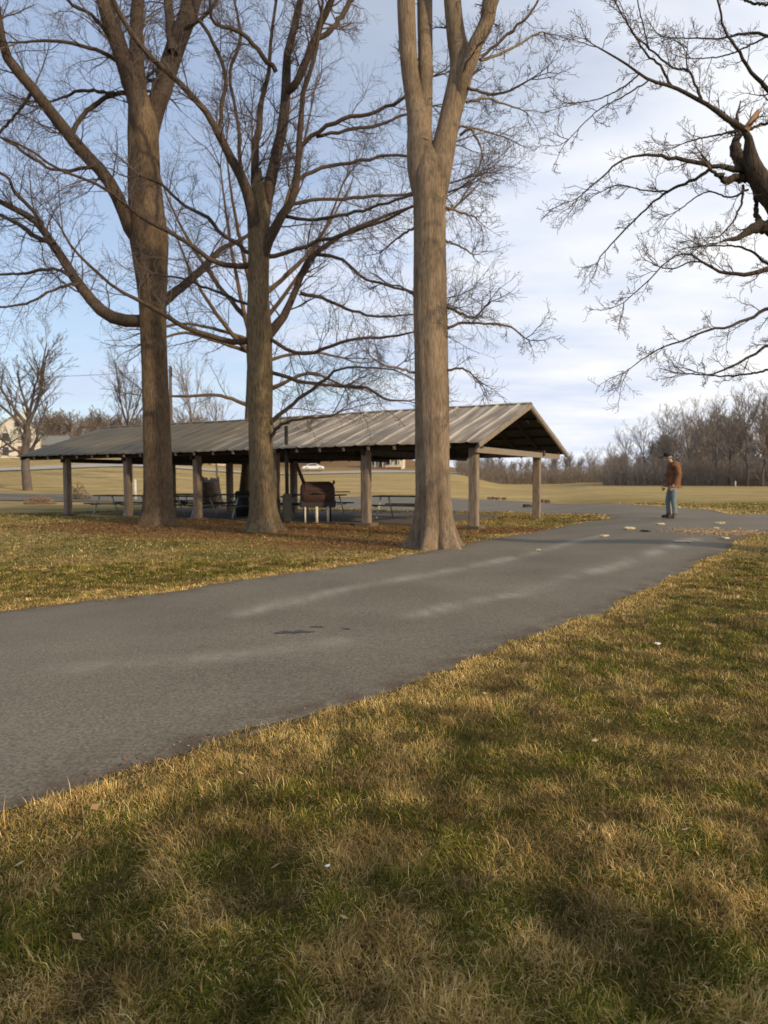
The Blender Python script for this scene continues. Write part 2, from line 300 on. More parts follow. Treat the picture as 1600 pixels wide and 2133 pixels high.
def asphalt():
    m = bpy.data.materials.new('asphalt'); m.use_nodes = True; t = m.node_tree; b = t.nodes['Principled BSDF']; nn = t.nodes.new; lk = t.links.new
    b.inputs['Roughness'].default_value = .9; b.inputs['Specular IOR Level'].default_value = .25
    tc = nn('ShaderNodeTexCoord')
    def noise(sc_, st=(1, 1, 1), det=5, rot=0):
        mp = nn('ShaderNodeMapping'); mp.inputs['Scale'].default_value = st; mp.inputs['Rotation'].default_value = (0, 0, rot); lk(tc.outputs['Object'], mp.inputs[0])
        n = nn('ShaderNodeTexNoise'); n.inputs['Scale'].default_value = sc_; n.inputs['Detail'].default_value = det; lk(mp.outputs[0], n.inputs[0]); return n.outputs[0]
    def rmp(s, cols):
        r = nn('ShaderNodeValToRGB'); e = r.color_ramp.elements
        while len(e) < len(cols): e.new(.5)
        for i, (p, c) in enumerate(cols): e[i].position = p; e[i].color = (*c, 1)
        lk(s, r.inputs[0]); return r.outputs[0]
    base = rmp(noise(.6), [(.3, (.132, .113, .084)), (.7, (.182, .158, .118))])
    gr = rmp(noise(55, det=3), [(.32, (.55, .55, .55)), (.5, (1, 1, 1)), (.72, (1.55, 1.5, 1.4))])
    q = nn('ShaderNodeMixRGB'); q.blend_type = 'MULTIPLY'; q.inputs[0].default_value = .8; lk(base, q.inputs[1]); lk(gr, q.inputs[2])
    # polished wheel paths: attribute "wear"
    at_ = nn('ShaderNodeAttribute'); at_.attribute_name = 'wear'
    st = noise(2.0, (1, .25, 1), 6, -0.62)
    mu = nn('ShaderNodeMath'); mu.operation = 'MULTIPLY'; lk(at_.outputs['Fac'], mu.inputs[0])
    mr = nn('ShaderNodeMapRange'); mr.inputs[1].default_value = .30; mr.inputs[2].default_value = .62; lk(st, mr.inputs[0]); lk(mr.outputs[0], mu.inputs[1])
    q2 = nn('ShaderNodeMixRGB'); lk(mu.outputs[0], q2.inputs[0]); lk(q.outputs[0], q2.inputs[1]); q2.inputs[2].default_value = (.46, .41, .33, 1)
    # dirt near edges: attribute "edge"
    ae = nn('ShaderNodeAttribute'); ae.attribute_name = 'edge'
    e2 = nn('ShaderNodeMath'); e2.operation = 'MULTIPLY'; lk(ae.outputs['Fac'], e2.inputs[0]); mr2 = nn('ShaderNodeMapRange'); mr2.inputs[1].default_value = .4; mr2.inputs[2].default_value = .6; lk(noise(3.5), mr2.inputs[0]); lk(mr2.outputs[0], e2.inputs[1])
    q3 = nn('ShaderNodeMixRGB'); lk(e2.outputs[0], q3.inputs[0]); lk(q2.outputs[0], q3.inputs[1]); q3.inputs[2].default_value = (.095, .068, .045, 1)
    lk(q3.outputs[0], b.inputs['Base Color'])
    bp = nn('ShaderNodeBump'); bp.inputs['Strength'].default_value = .5; bp.inputs['Distance'].default_value = .008; lk(noise(70, det=2), bp.inputs['Height']); lk(bp.outputs[0], b.inputs['Normal'])
    return m
M['asphalt'] = asphalt()
road = sheet('road', ring, M['asphalt'], 0.008, 0.16)
me = road.data; co = np.empty(len(me.vertices)*3, np.float32); me.vertices.foreach_get('co', co); co = co.reshape(-1, 3)
nr = cat(near, 12); fr = cat(low_l[5:], 12)
def dist_to(P, Q):
    d = np.full(len(P), 1e9)
    for i in range(len(Q)-1):
        a, b = Q[i], Q[i+1]; ab = b-a; t = np.clip(((P-a)@ab)/(ab@ab+1e-9), 0, 1); d = np.minimum(d, np.hypot(*(P-a-t[:, None]*ab).T))
    return d
wear = np.zeros(len(co))
for pl, wd, am in (([(150, 1392), (430, 1372), (560, 1358), (700, 1338)], .16, .5), ([(860, 1285), (945, 1262), (1010, 1248), (1075, 1240)], .12, .9), ([(1185, 1203), (1260, 1186), (1330, 1162), (1420, 1132), (1450, 1122)], .17, 1.0),
                   ([(500, 1280), (700, 1232), (850, 1206), (1000, 1178), (1110, 1152)], .15, .8), ([(1110, 1152), (1190, 1130), (1260, 1115)], .15, .6), ([(1075, 1240), (1185, 1203)], .15, .35)):
    Pl = np.array([gnd(*p)[:2] for p in pl]); dd = dist_to(co[:, :2], Pl); wear = np.maximum(wear, am*np.exp(-(dd/wd)**2))
a = me.attributes.new('wear', 'FLOAT', 'POINT'); a.data.foreach_set('value', (wear*.62).astype(np.float32))
a = me.attributes.new('edge', 'FLOAT', 'POINT'); a.data.foreach_set('value', np.exp(-(dist_to(co[:, :2], np.vstack([ring, ring[:1]]))/.2)**2).astype(np.float32))

# far pale road
def strip(name, cl, wd, m, lift):
    P = cat(cl, 6); t_ = np.gradient(P, axis=0); t_ /= np.linalg.norm(t_, axis=1)[:, None]; nrm = np.stack([-t_[:, 1], t_[:, 0]], 1)
    R = np.vstack([P-nrm*wd/2, (P+nrm*wd/2)[::-1]]); return sheet(name, R, m, lift, 6.0)
M['pale'] = mat('pale_asphalt', [(0.30, 0.27, 0.225), (0.40, 0.37, 0.31)], .5)
strip('far_road', [(-110, 88), (-60, 98), (-35, 118), (-10, 143), (12, 150), (24, 152)], 8.0, M['pale'], .10)
strip('side_road', [(46, 52), (62, 62), (90, 72)], 6.0, M['pale'], .06)

LIT = []   # (x, y, radius) leaf litter rings, filled here because the ground colour needs them
pa = foot(330, 22.7); pb = foot(545, 20.0); pc = foot(905, 14.8); pe = foot(506, 33.0); pd = np.array([7.3, 12.2, float(T(7.3, 12.2))])
LIT = [(pa[0], pa[1], 4.8), (pb[0], pb[1], 4.6), (pc[0]-1.4, pc[1]+1.2, 2.6), (1.0, 19.5, 2.6), (pb[0]-3, pb[1]+.5, 3), (3.4, 19.5, 1.6)]
def litter(x, y):
    v = np.zeros(np.shape(x))
    for a, b, r in LIT: v = np.maximum(v, np.exp(-(((x-a)**2+((y-b)*1.35)**2)/r**2)))
    return v
def ground_mat():
    m = bpy.data.materials.new('ground'); m.use_nodes = True; t = m.node_tree; b = t.nodes['Principled BSDF']; nn = t.nodes.new; lk = t.links.new
    b.inputs['Roughness'].default_value = 1; b.inputs['Specular IOR Level'].default_value = .1
    tc = nn('ShaderNodeTexCoord')
    def noise(s, det=5, st=(1, 1, 1), rot=0):
        mp = nn('ShaderNodeMapping'); mp.inputs['Scale'].default_value = st; mp.inputs['Rotation'].default_value = (0, 0, rot); lk(tc.outputs['Object'], mp.inputs[0])
        n = nn('ShaderNodeTexNoise'); n.inputs['Scale'].default_value = s; n.inputs['Detail'].default_value = det; n.inputs['Roughness'].default_value = .6; lk(mp.outputs[0], n.inputs[0]); return n.outputs[0]
    def mr(s, a, b_): r = nn('ShaderNodeMapRange'); r.inputs[1].default_value = a; r.inputs[2].default_value = b_; lk(s, r.inputs[0]); return r.outputs[0]
    def mix(f, a, b_, bl='MIX'):
        q = nn('ShaderNodeMixRGB'); q.blend_type = bl
        if isinstance(f, float): q.inputs[0].default_value = f
        else: lk(f, q.inputs[0])
        for i, v in ((1, a), (2, b_)):
            if isinstance(v, tuple): q.inputs[i].default_value = (*v, 1)
            else: lk(v, q.inputs[i])
        return q.outputs[0]
    tan = mix(mr(noise(9), .35, .65), (.23, .15, .05), (.40, .28, .10))
    grn = mix(mr(noise(14), .35, .65), (.095, .095, .022), (.19, .17, .05))
    col = mix(mr(noise(.42, 6), .46, .60), tan, grn)
    col = mix(mr(noise(.13, 4), .5, .66), col, (.38, .29, .13))
    la = nn('ShaderNodeAttribute'); la.attribute_name = 'litter'
    ad = nn('ShaderNodeMath'); ad.operation = 'ADD'; lk(la.outputs['Fac'], ad.inputs[0]); nl = nn('ShaderNodeMath'); nl.operation = 'MULTIPLY'; nl.inputs[1].default_value = .9; lk(noise(1.1, 6), nl.inputs[0]); lk(nl.outputs[0], ad.inputs[1])
    red = mix(mr(noise(22, 4), .35, .65), (.13, .058, .018), (.30, .155, .05))
    col = mix(mr(ad.outputs[0], .72, 1.05), col, red)
    far = mix(mr(noise(.05, 4, (1, 3, 1)), .35, .65), (.36, .25, .105), (.50, .37, .16)); far = mix(mr(noise(.35, 6, (.5, 2, 1)), .48, .68), far, (.25, .20, .07)); far = mix(.6, far, mix(mr(noise(2.2, 6), .35, .65), (.7, .7, .7), (1.2, 1.2, 1.2)), 'MULTIPLY')
    fa = nn('ShaderNodeAttribute'); fa.attribute_name = 'far'
    col = mix(fa.outputs['Fac'], col, far)
    ba = nn('ShaderNodeAttribute'); ba.attribute_name = 'bank'
    col = mix(ba.outputs['Fac'], col, (.16, .085, .04))
    na = nn('ShaderNodeAttribute'); na.attribute_name = 'thatch'; col = mix(na.outputs['Fac'], col, mix(mr(noise(5), .4, .6), (.10, .066, .026), (.060, .058, .014)))
    g = mix(mr(noise(60, 3), .3, .7), (.55, .55, .55), (1.3, 1.3, 1.3)); col = mix(.7, col, g, 'MULTIPLY')
    lk(col, b.inputs['Base Color'])
    bp = nn('ShaderNodeBump'); bp.inputs['Strength'].default_value = .8; bp.inputs['Distance'].default_value = .05; lk(noise(22, 6), bp.inputs['Height']); lk(bp.outputs[0], b.inputs['Normal'])
    return m
def make_ground():
    r = np.concatenate([np.linspace(.4, 40, 150), 40*np.exp(np.linspace(0, math.log(900/40.), 110))[1:]])
    th = np.linspace(0, 2*math.pi, 481)[:-1]; R, TH = np.meshgrid(r, th, indexing='ij'); x = (R*np.sin(TH)).ravel(); y = (R*np.cos(TH)).ravel()
    z = T(x, y)
    V = np.vstack([np.stack([x, y, z], 1), [[0, 0, 0]]]); n = len(th); i = np.arange(len(r)-1)[:, None]*n; j = np.arange(n)[None]; j2 = (j+1) % n
    Q = np.stack([(i+j), (i+j2), (i+n+j2), (i+n+j)], -1).reshape(-1, 4); Q = Q[:, ::-1]
    c0 = np.stack([np.full(n, len(V)-1), (np.arange(n)+1) % n, np.arange(n)], 1)[:, ::-1]
    me = npmesh('ground', V, [Q, c0]); o = link('ground', me, ground_mat(), smooth_=True); tag(o, kind='structure')
    if me.polygons[1000].normal.z < 0: me.flip_normals()
    x, y = V[:, 0], V[:, 1]
    for nme, val in (('litter', litter(x, y)), ('thatch', .92*(1-smooth(6, 15, np.hypot(x, y)))), ('far', smooth(30, 55, np.hypot(x, y))),
                     ('bank', np.clip(smooth(135, 175, y)*(1-smooth(.06, .16, x/np.maximum(y, 1)))*.75, 0, 1)*(y > 0))):
        a = me.attributes.new(nme, 'FLOAT', 'POINT'); a.data.foreach_set('value', val.astype(np.float32))
    return o
make_ground()

# ------------------------------------------------------------------ tubes for trees
class Tubes:
    def __init__(s): s.g = {}
    def add(s, P, R, sides=5):
        P = np.asarray(P, float); s.g.setdefault((len(P), sides), []).append((P, np.asarray(R, float)))
    def mesh(s, name, origin=(0, 0, 0)):
        Vs = []; Fs = []; off = 0
        for (n, k), L_ in s.g.items():
            P = np.stack([a for a, _ in L_]); R = np.stack([b for _, b in L_]); m_ = len(P)
            t = np.gradient(P, axis=1); t /= np.linalg.norm(t, axis=2, keepdims=True)+1e-9
            av = P[:, -1]-P[:, 0]; av /= np.linalg.norm(av, axis=1, keepdims=True)+1e-9
            ref = np.where((np.abs(av[:, 2]) < .75)[:, None], [[0, 0, 1.]], [[1., 0, 0]])[:, None, :]
            u = np.cross(t, ref); u /= np.linalg.norm(u, axis=2, keepdims=True)+1e-9; v = np.cross(t, u)
            a = np.arange(k)*2*math.pi/k
            ringp = P[:, :, None]+R[:, :, None, None]*(u[:, :, None]*np.cos(a)[None, None, :, None]+v[:, :, None]*np.sin(a)[None, None, :, None])
            Vs.append(ringp.reshape(-1, 3)); base = off+(np.arange(m_)*n*k)[:, None, None]+(np.arange(n-1)*k)[None, :, None]
            j = np.arange(k)[None, None]; j2 = (j+1) % k
            Fs.append(np.stack([base+j, base+j2, base+k+j2, base+k+j], -1).reshape(-1, 4)); off += m_*n*k
        V = np.concatenate(Vs)-np.asarray(origin); return npmesh(name, V, [np.concatenate(Fs)])
def rs(P, n):                                  # resample control points (with radius col) smoothly
    Q = cat(P, 8); d = np.concatenate([[0], np.cumsum(np.linalg.norm(np.diff(Q[:, :3], axis=0), axis=1))]); t = np.linspace(0, d[-1], n)
    return np.stack([np.interp(t, d, Q[:, i]) for i in range(Q.shape[1])], 1)
def unit(v): return v/(np.linalg.norm(v)+1e-9)
def branch(tb, p, d, ln, r, lvl, maxl, rs_, cnt=(6, 6, 5), up=.12, rmin=.003, sides=(5, 4, 3, 3), ang=(.55, 1.05), wig=.20, ratio=(.38, .62)):
    n = 6 if lvl < maxl else 5
    P = [np.array(p, float)]; d = unit(np.array(d, float)); st = ln/(n-1)
    for i in range(n-1):
        d = unit(d+rs_.normal(0, wig, 3)+np.array([0, 0, up*.35])); P.append(P[-1]+d*st)
    P = np.array(P); R = np.linspace(r, max(rmin, r*.28), n); tb.add(P, R, sides[min(lvl, 3)])
    if lvl >= maxl: return
    c = cnt[min(lvl, len(cnt)-1)]; c = max(1, int(round(c*rs_.uniform(.75, 1.25))))
    for k in range(c):
        t = .15+.85*(k+rs_.random())/c; f = t*(n-1); i = min(int(f), n-2); q = P[i]+(P[i+1]-P[i])*(f-i)
        td = unit(P[i+1]-P[i]); s = unit(np.cross(td, rs_.normal(0, 1, 3))); an = rs_.uniform(*ang)
        nd_ = td*math.cos(an)+s*math.sin(an)
        branch(tb, q, nd_, ln*rs_.uniform(*ratio)*(1.15-.5*t), max(rmin, r*(1-.65*t)*.55), lvl+1, maxl, rs_, cnt, up, rmin, sides, ang, wig, ratio)
def limb(tb, pts, D, dz, twigs, rs_, side=8, n=18, density=1.0, tw_len=1.6, up=.1, maxl=2, cnt=(6, 5), tmin=.12, wpd=0.0):
    """pts: (px, py, r_px[, ddepth]) traced on the photo, placed at forward distance D + ddepth (drifting by dz to its end)."""
    Pn = []
    for i, q in enumerate(pts):
        dd = (q[3] if len(q) > 3 else dz*i/max(1, len(pts)-1)); Dq = D+dd; w_ = at(q[0], q[1], Dq); Pn.append([*w_, q[2]*Dq/F])
    Q = rs(Pn, n); ln = np.linalg.norm(np.diff(Q[:, :3], axis=0), axis=1).sum()
    Q[1:-1, :3] += rs_.normal(0, 1, (n-2, 3))*(Q[1:-1, 3:4]*(.38 if Q[0, 3] < .07 else ((.12 if Q[0, 3] < .2 else .04) if side < 20 else .004)))
    tb.add(Q[:, :3], Q[:, 3]*1.0, side)
    k = int(ln*density*3.0)
    for j in range(k):
        t = tmin+(1-tmin)*(j+rs_.random())/k; f = t*(n-1); i = min(int(f), n-2); q = Q[i]+(Q[i+1]-Q[i])*(f-i)
        td = unit(Q[i+1, :3]-Q[i, :3]); s = unit(np.cross(td, rs_.normal(0, 1, 3))); an = rs_.uniform(.5, 1.15); d = td*math.cos(an)+s*math.sin(an)
        branch(twigs, q[:3], d, tw_len*rs_.uniform(.55, 1.25)*(1.1-.4*t), min(.026, max(.0065, q[3]*.28)), 0, maxl, rs_, cnt, up)
    # end spray
    d = unit(Q[-1, :3]-Q[-2, :3])
    if Q[-1, 3] < .12:
        for j in range(3): branch(twigs, Q[-1, :3], unit(d+rs_.normal(0, .3, 3)), tw_len*1.2, max(.008, Q[-1, 3]*.8), 0, maxl, rs_, cnt, up)
    return Q
def trunk_mesh(Q, sides, flare, seed, origin, flute=0.0, sink=.25):
    """Trunk skin with bark ridges and root flare. Q rows x,y,z,r."""
    rs_ = np.random.default_rng(seed); n = len(Q); a = np.arange(sides)*2*math.pi/sides; V = []
    ph = rs_.uniform(0, 6.28, 12); z0 = Q[0, 2]; base = Q[0].copy(); rows = [np.array([base[0], base[1], base[2]-sink, base[3]*1.12])]+[q for q in Q]
    rows = np.array(rows)
    for q in rows:
        h = max(0, q[2]-z0); rr = np.ones(sides)
        rr += .030*np.sin(3*a+ph[0]+.35*h)+.022*np.sin(5*a+ph[1]-.5*h)+.02*np.sin(8*a+ph[2]+.8*h)+.014*np.sin(13*a+ph[3]+1.7*h)+.010*np.sin(19*a+ph[5]-2.1*h)+rs_.normal(0, .006, sides)
        fl = math.exp(-h/.42); rr += flare*fl*(np.maximum(0, np.cos(5*a+ph[4]))**1.5*.9+.10)
        rr -= flute*math.exp(-h/1.5)*(np.maximum(0, np.cos(5*a+ph[4]+math.pi))**6)
        V.append(np.stack([q[0]+q[3]*rr*np.cos(a), q[1]+q[3]*rr*np.sin(a), np.full(sides, q[2])], 1))
    V = np.concatenate(V)-np.asarray(origin); i = (np.arange(len(rows)-1)*sides)[:, None]; j = np.arange(sides)[None]; j2 = (j+1) % sides
    Fq = np.stack([i+j, i+j2, i+sides+j2, i+sides+j], -1).reshape(-1, 4)
    return V, Fq
def trunk_from(pts, D, n):
    P = []
    for q in pts:
        Dq = D+(q[3] if len(q) > 3 else 0); w_ = at(q[0], q[1], Dq); P.append([*w_, q[2]*Dq/F])
    return rs(P, n)
def assemble(name, base, trunkQ, tb, tw, bark, label, catg='tree', flare=.35, flute=0, seed=1, sides=36, twm='twig', group=None, limbm=None):
    root = empty(name, base, label=label, cat=catg, group=group)
    Vt, Ft = trunk_mesh(trunkQ, sides, flare, seed, base, flute)
    me = npmesh('trunk', Vt, [Ft]); link('trunk', me, bark, root, smooth_=True)
    if tb.g: link('limbs', tb.mesh('limbs', base), limbm or bark, root, smooth_=True)
    if tw.g: link('crown', tw.mesh('crown', base), M[twm], root)
    return root
def tip(Q, k=-1): return Q[k]

# --- tree A : dark left tree
rA = np.random.default_rng(5); tb, tw = Tubes(), Tubes(); D = 22.7
base = gnd(330, 1094); D = base[1]
QA = trunk_from([(330, 1094, 36), (330, 1065, 31), (328, 1000, 28.5), (326, 900, 27.5), (323, 800, 26.5), (320, 700, 26), (318, 620, 28), (315, 545, 34), (312, 490, 37), (304, 400, 33), (300, 320, 31), (298, 250, 29), (297, 215, 19), (297, 190, 8)], D, 90)
lA = [
 ([(298, 330, 24), (291, 265, 22), (283, 205, 19), (262, 140, 17), (243, 90, 15.5), (225, 40, 14), (205, -40, 12), (180, -150, 9)], -.8),
 ([(292, 250, 18), (290, 180, 15), (284, 110, 14), (285, 50, 13), (288, -20, 12), (292, -140, 9)], .8),
 ([(282, 205, 12), (268, 150, 11), (255, 95, 10), (240, 40, 9), (228, -20, 8), (215, -110, 6)], 1.5),
 ([(302, 330, 24), (308, 275, 22), (322, 232, 20), (343, 170, 19), (362, 110, 19), (385, 50, 18), (408, -20, 16), (440, -150, 11)], .6),
 ([(360, 110, 11), (356, 70, 10), (352, 20, 9.5), (345, -50, 8), (335, -140, 6)], 1.5),
 ([(292, 505, 16), (268, 470, 14), (250, 420, 13.5), (215, 362, 13), (160, 302, 13), (110, 240, 12), (60, 175, 11), (18, 125, 10), (2, 70, 8), (-12, -30, 6)], -1.5),
 ([(318, 668, 14), (280, 668, 13), (248, 666, 13.5), (212, 648, 12.5), (180, 612, 11), (150, 570, 10), (125, 530, 9), (98, 490, 8), (68, 456, 7), (20, 430, 6), (-50, 395, 4)], 1.0),
 ([(112, 510, 6), (70, 490, 5), (30, 462, 4.5), (-20, 440, 4)], 1.5),
 ([(98, 490, 5), (70, 440, 4), (30, 400, 4), (18, 372, 3), (-20, 350, 3)], -1.0),
 ([(330, 640, 11), (352, 618, 10), (378, 598, 9), (410, 570, 8), (440, 542, 6.5), (462, 518, 5), (500, 500, 4), (540, 470, 3)], 2.0),
 ([(148, 285, 5), (165, 250, 5), (200, 215, 5), (235, 198, 4.5), (270, 190, 5)], 1.0),
 ([(240, 195, 4), (200, 190, 3.5), (160, 192, 3), (110, 210, 2)], 1.0),
 ([(262, 140, 5), (220, 112, 4), (170, 95, 3.5), (110, 85, 3), (40, 88, 2)], -1.2),
 ([(240, 90, 5), (190, 30, 3.5), (150, 10, 3), (120, -40, 3)], -1.5),
 ([(385, 60, 5), (430, 30, 4), (470, -30, 3)], -1),
 ([(70, 190, 4), (30, 240, 3), (-20, 300, 3)], 2),
 ([(200, 345, 4), (150, 355, 3.5), (100, 350, 3), (40, 310, 3), (0, 285, 2)], -1.5),
 ([(150, 575, 4), (110, 560, 3.5), (50, 570, 3), (0, 572, 2.5)], 1.2),
 ([(165, 590, 4), (120, 600, 3), (60, 630, 2.5), (0, 640, 2)], -1.0),
]
for pts, dz in lA:
    dz0 = 0
    limb(tb, pts, D, dz, tw, rA, side=9 if pts[0][2] > 10 else 6, density=.95, tw_len=1.9, cnt=(7, 5), tmin=.2 if pts[0][2] > 10 else .1)
assemble('bare_tree', base, QA, tb, tw, M['barkA'], 'large dark-barked bare tree furthest left in front of the shelter, with long curving left limbs', flare=.34, flute=.10, seed=3, limbm=M['limb'])

# --- tree B : middle tree
rB = np.random.default_rng(8); tb, tw = Tubes(), Tubes(); base = gnd(548, 1107); D = base[1]
QB = trunk_from([(550, 1107, 31), (549, 1080, 27), (545, 1000, 25), (542, 900, 24), (541, 800, 25), (539, 700, 26), (538, 610, 22), (539, 520, 22), (538, 450, 22), (537, 410, 17), (538, 375, 10), (540, 350, 4)], D, 80)
lB = [
 ([(538, 500, 19), (530, 450, 17), (510, 385, 13), (482, 332, 11), (456, 282, 9), (436, 242, 8), (400, 200, 7.5), (352, 152, 7), (310, 116, 7), (270, 62, 6), (240, 10, 6), (210, -60, 5)], -2.0),
 ([(537, 480, 15), (534, 430, 13), (530, 360, 10), (534, 310, 9), (541, 255, 8), (545, 210, 6), (560, 150, 5), (565, 80, 4), (580, -30, 3)], .8),
 ([(540, 510, 20), (548, 450, 18), (560, 390, 15), (574, 330, 13), (588, 265, 13), (596, 195, 12), (598, 120, 10), (614, 55, 8.5), (636, -50, 7)], .5),
 ([(598, 190, 10), (622, 165, 10), (645, 110, 10), (665, 60, 9), (690, 0, 8), (730, -90, 6)], -1.0),
 ([(655, 85, 6), (690, 60, 7), (720, 20, 6), (760, -50, 5)], 1.2),
 ([(542, 560, 16), (555, 505, 14), (575, 468, 12), (600, 430, 10), (618, 385, 9), (622, 330, 7.5), (626, 260, 7), (632, 195, 6), (655, 120, 5), (670, 30, 4)], -1.0),
 ([(540, 740, 16), (550, 705, 14), (572, 680, 12), (596, 652, 9.5), (616, 605, 8), (636, 552, 8), (668, 520, 6), (720, 486, 5), (790, 455, 4), (860, 430, 3), (930, 410, 2)], 1.0),
 ([(538, 712, 9), (500, 712, 8), (470, 710, 7), (430, 698, 7), (385, 682, 6), (335, 652, 6), (290, 626, 5), (240, 600, 4), (195, 560, 4), (150, 515, 3), (130, 480, 2)], -1.5),
 ([(530, 552, 8), (490, 555, 7), (445, 545, 6), (400, 512, 5.5), (350, 482, 5), (290, 450, 4.5), (250, 415, 4), (200, 382, 3.5), (120, 352, 3), (60, 310, 3), (0, 285, 2)], -1.8),
 ([(530, 530, 6), (480, 500, 5), (430, 455, 5), (380, 425, 4), (340, 385, 3.5), (290, 365, 3)], 1.2),
 ([(548, 535, 6), (600, 528, 5), (670, 500, 4.5), (740, 480, 4), (800, 460, 3.5), (880, 420, 2.5), (960, 390, 2)], -1.2),
 ([(622, 310, 6), (655, 280, 5), (700, 255, 5), (750, 240, 4.5), (800, 225, 4), (850, 200, 3.5), (900, 160, 2.5)], -.8),
 ([(660, 285, 4), (720, 270, 4), (780, 262, 3.5), (840, 240, 3), (900, 220, 2)], 1.2),
 ([(620, 375, 5), (670, 350, 4.5), (730, 340, 4), (800, 325, 3.5), (860, 322, 3), (940, 300, 2)], .8),
 ([(606, 425, 5), (660, 415, 4), (730, 412, 4), (800, 408, 3.5), (870, 400, 3), (960, 375, 2)], 1.4),
 ([(590, 450, 5), (640, 458, 4), (700, 450, 4), (780, 430, 3.5), (860, 405, 2.5)], -1.6),
 ([(625, 610, 5), (680, 625, 4), (740, 650, 3.5), (800, 660, 3), (860, 655, 2)], .8),
 ([(660, 530, 4.5), (710, 540, 4), (760, 580, 3.5), (830, 600, 3), (900, 620, 2)], -1.2),
 ([(548, 770, 5), (590, 785, 5), (640, 797, 4.5), (700, 805, 4), (755, 806, 4), (800, 830, 3), (850, 835, 2)], 1.0),
 ([(550, 700, 5), (600, 730, 5), (650, 735, 4.5), (700, 715, 4), (760, 705, 3.5), (820, 700, 3), (870, 690, 2)], -1.2),
 ([(556, 890, 6), (590, 858, 5), (640, 820, 4.5), (680, 790, 4), (705, 768, 3), (760, 765, 2.5), (820, 770, 2)], -.6),
 ([(556, 930, 5), (575, 895, 4.5), (600, 880, 4), (640, 872, 3), (690, 868, 2)], -1.0),
 ([(530, 640, 4), (480, 620, 4), (430, 600, 3.5), (380, 580, 3), (320, 570, 2)], 1.6),
 ([(455, 280, 5), (462, 220, 5), (470, 150, 5), (440, 80, 5), (410, 30, 4), (395, -40, 3)], -.2),
 ([(505, 370, 5), (500, 310, 5), (492, 230, 4), (478, 150, 4), (500, 80, 4), (490, 10, 3)], 1.2),
 ([(575, 150, 6), (540, 105, 5.5), (500, 65, 5), (450, 50, 4.5), (438, 10, 3.5), (440, -50, 3)], -1.2),
]
for pts, dz in lB:
    pts = [(a, b, c*.85) for a, b, c in pts]
    limb(tb, pts, D, dz, tw, rB, side=9 if pts[0][2] > 10 else 6, density=.9, tw_len=1.45, cnt=(8, 5), tmin=.15)
assemble('bare_tree', base, QB, tb, tw, M['barkB'], 'bare tree with many rising limbs, middle trunk of the three in front of the shelter', flare=.75, flute=.16, seed=9, limbm=M['limb'])

# --- tree C : pale forked tree beside the road
rC = np.random.default_rng(12); tb, tw = Tubes(), Tubes(); base = gnd(906, 1141); D = base[1]
QC = trunk_from([(907, 1141, 45), (907, 1115, 42), (905, 1070, 38.5), (903, 1000, 36), (901, 900, 35.5), (899, 800, 34.5), (897, 700, 34), (895, 600, 33.5), (895, 500, 32.5), (894, 420, 32.5), (893, 380, 32), (893, 345, 27), (893, 318, 18), (893, 300, 6)], D, 110)
lC = [
 ([(890, 470, 14), (885, 410, 24), (877, 350, 28), (875, 310, 27), (873, 255, 24), (862, 200, 18.5), (853, 140, 17.5), (848, 60, 18), (845, -20, 18), (838, -170, 15)], .3),
 ([(880, 300, 17), (884, 240, 16), (886, 170, 15), (886, 100, 15), (885, 20, 15.5), (886, -60, 15), (890, -180, 12)], .9),
 ([(900, 490, 14), (903, 430, 24), (910, 375, 27), (919, 330, 26), (932, 270, 22.5), (946, 210, 22.5), (958, 165, 24), (962, 128, 24), (952, 85, 19.5), (945, 30, 17.5), (940, -40, 17), (932, -170, 14)], .2),
 ([(955, 215, 8), (963, 175, 14), (972, 145, 16), (983, 115, 16), (998, 75, 15.5), (1013, 35, 16), (1028, -10, 16.5), (1060, -120, 13)], -.4),
 ([(1002, 118, 3.5), (1035, 92, 3), (1068, 62, 3), (1105, 28, 2.5), (1130, -20, 2)], -.6),
 ([(1000, 124, 3.5), (1040, 115, 3), (1080, 92, 2.5), (1130, 66, 1.6)], .8),
 ([(975, 182, 3.5), (1020, 195, 3), (1060, 190, 2.5), (1105, 165, 1.6)], -.8),
 ([(972, 213, 3.2), (1010, 205, 2.6), (1045, 215, 2), (1090, 230, 1.4)], .8),
 ([(958, 282, 3.2), (978, 270, 3), (994, 290, 2.4), (1005, 320, 1.6)], -.4),
 ([(950, 262, 2.6), (990, 268, 2.2), (1040, 282, 1.4)], .6),
 ([(925, 440, 3), (960, 420, 2.4), (1000, 380, 1.6)], .9), ([(925, 430, 3), (965, 445, 2.4), (990, 452, 1.4)], .5),
 ([(922, 500, 3), (955, 512, 2.2), (985, 530, 1.5)], .7),
 ([(928, 636, 3.2), (958, 650, 2.8), (985, 663, 2.2), (1010, 640, 1.6)], -.7),
 ([(930, 684, 3.4), (968, 672, 3), (1010, 675, 2.6), (1060, 680, 2.2), (1095, 705, 1.4)], -.4),
 ([(930, 772, 3), (965, 768, 2.2), (995, 790, 1.4)], -.5), ([(868, 776, 3), (835, 768, 2.6), (800, 760, 2), (770, 740, 1.4)], -.6),
 ([(870, 470, 3), (835, 490, 2.4), (800, 520, 1.5)], .8), ([(868, 620, 3), (840, 600, 2.2), (805, 590, 1.4)], .5),
]
for pts, dz in lC:
    limb(tb, pts, D, dz, tw, rC, side=22 if pts[0][2] > 10 else 5, n=40 if pts[0][2] > 10 else 14, density=.3 if pts[0][2] > 10 else 1.7, tw_len=.6, cnt=(6, 4), up=.12, tmin=.35 if pts[0][2] > 10 else .08)
assemble('bare_tree', base, QC, tb, tw, M['barkC'], 'pale straight-trunked bare tree forking high up, standing nearest the road edge', flare=.62, flute=.42, seed=21, sides=56)

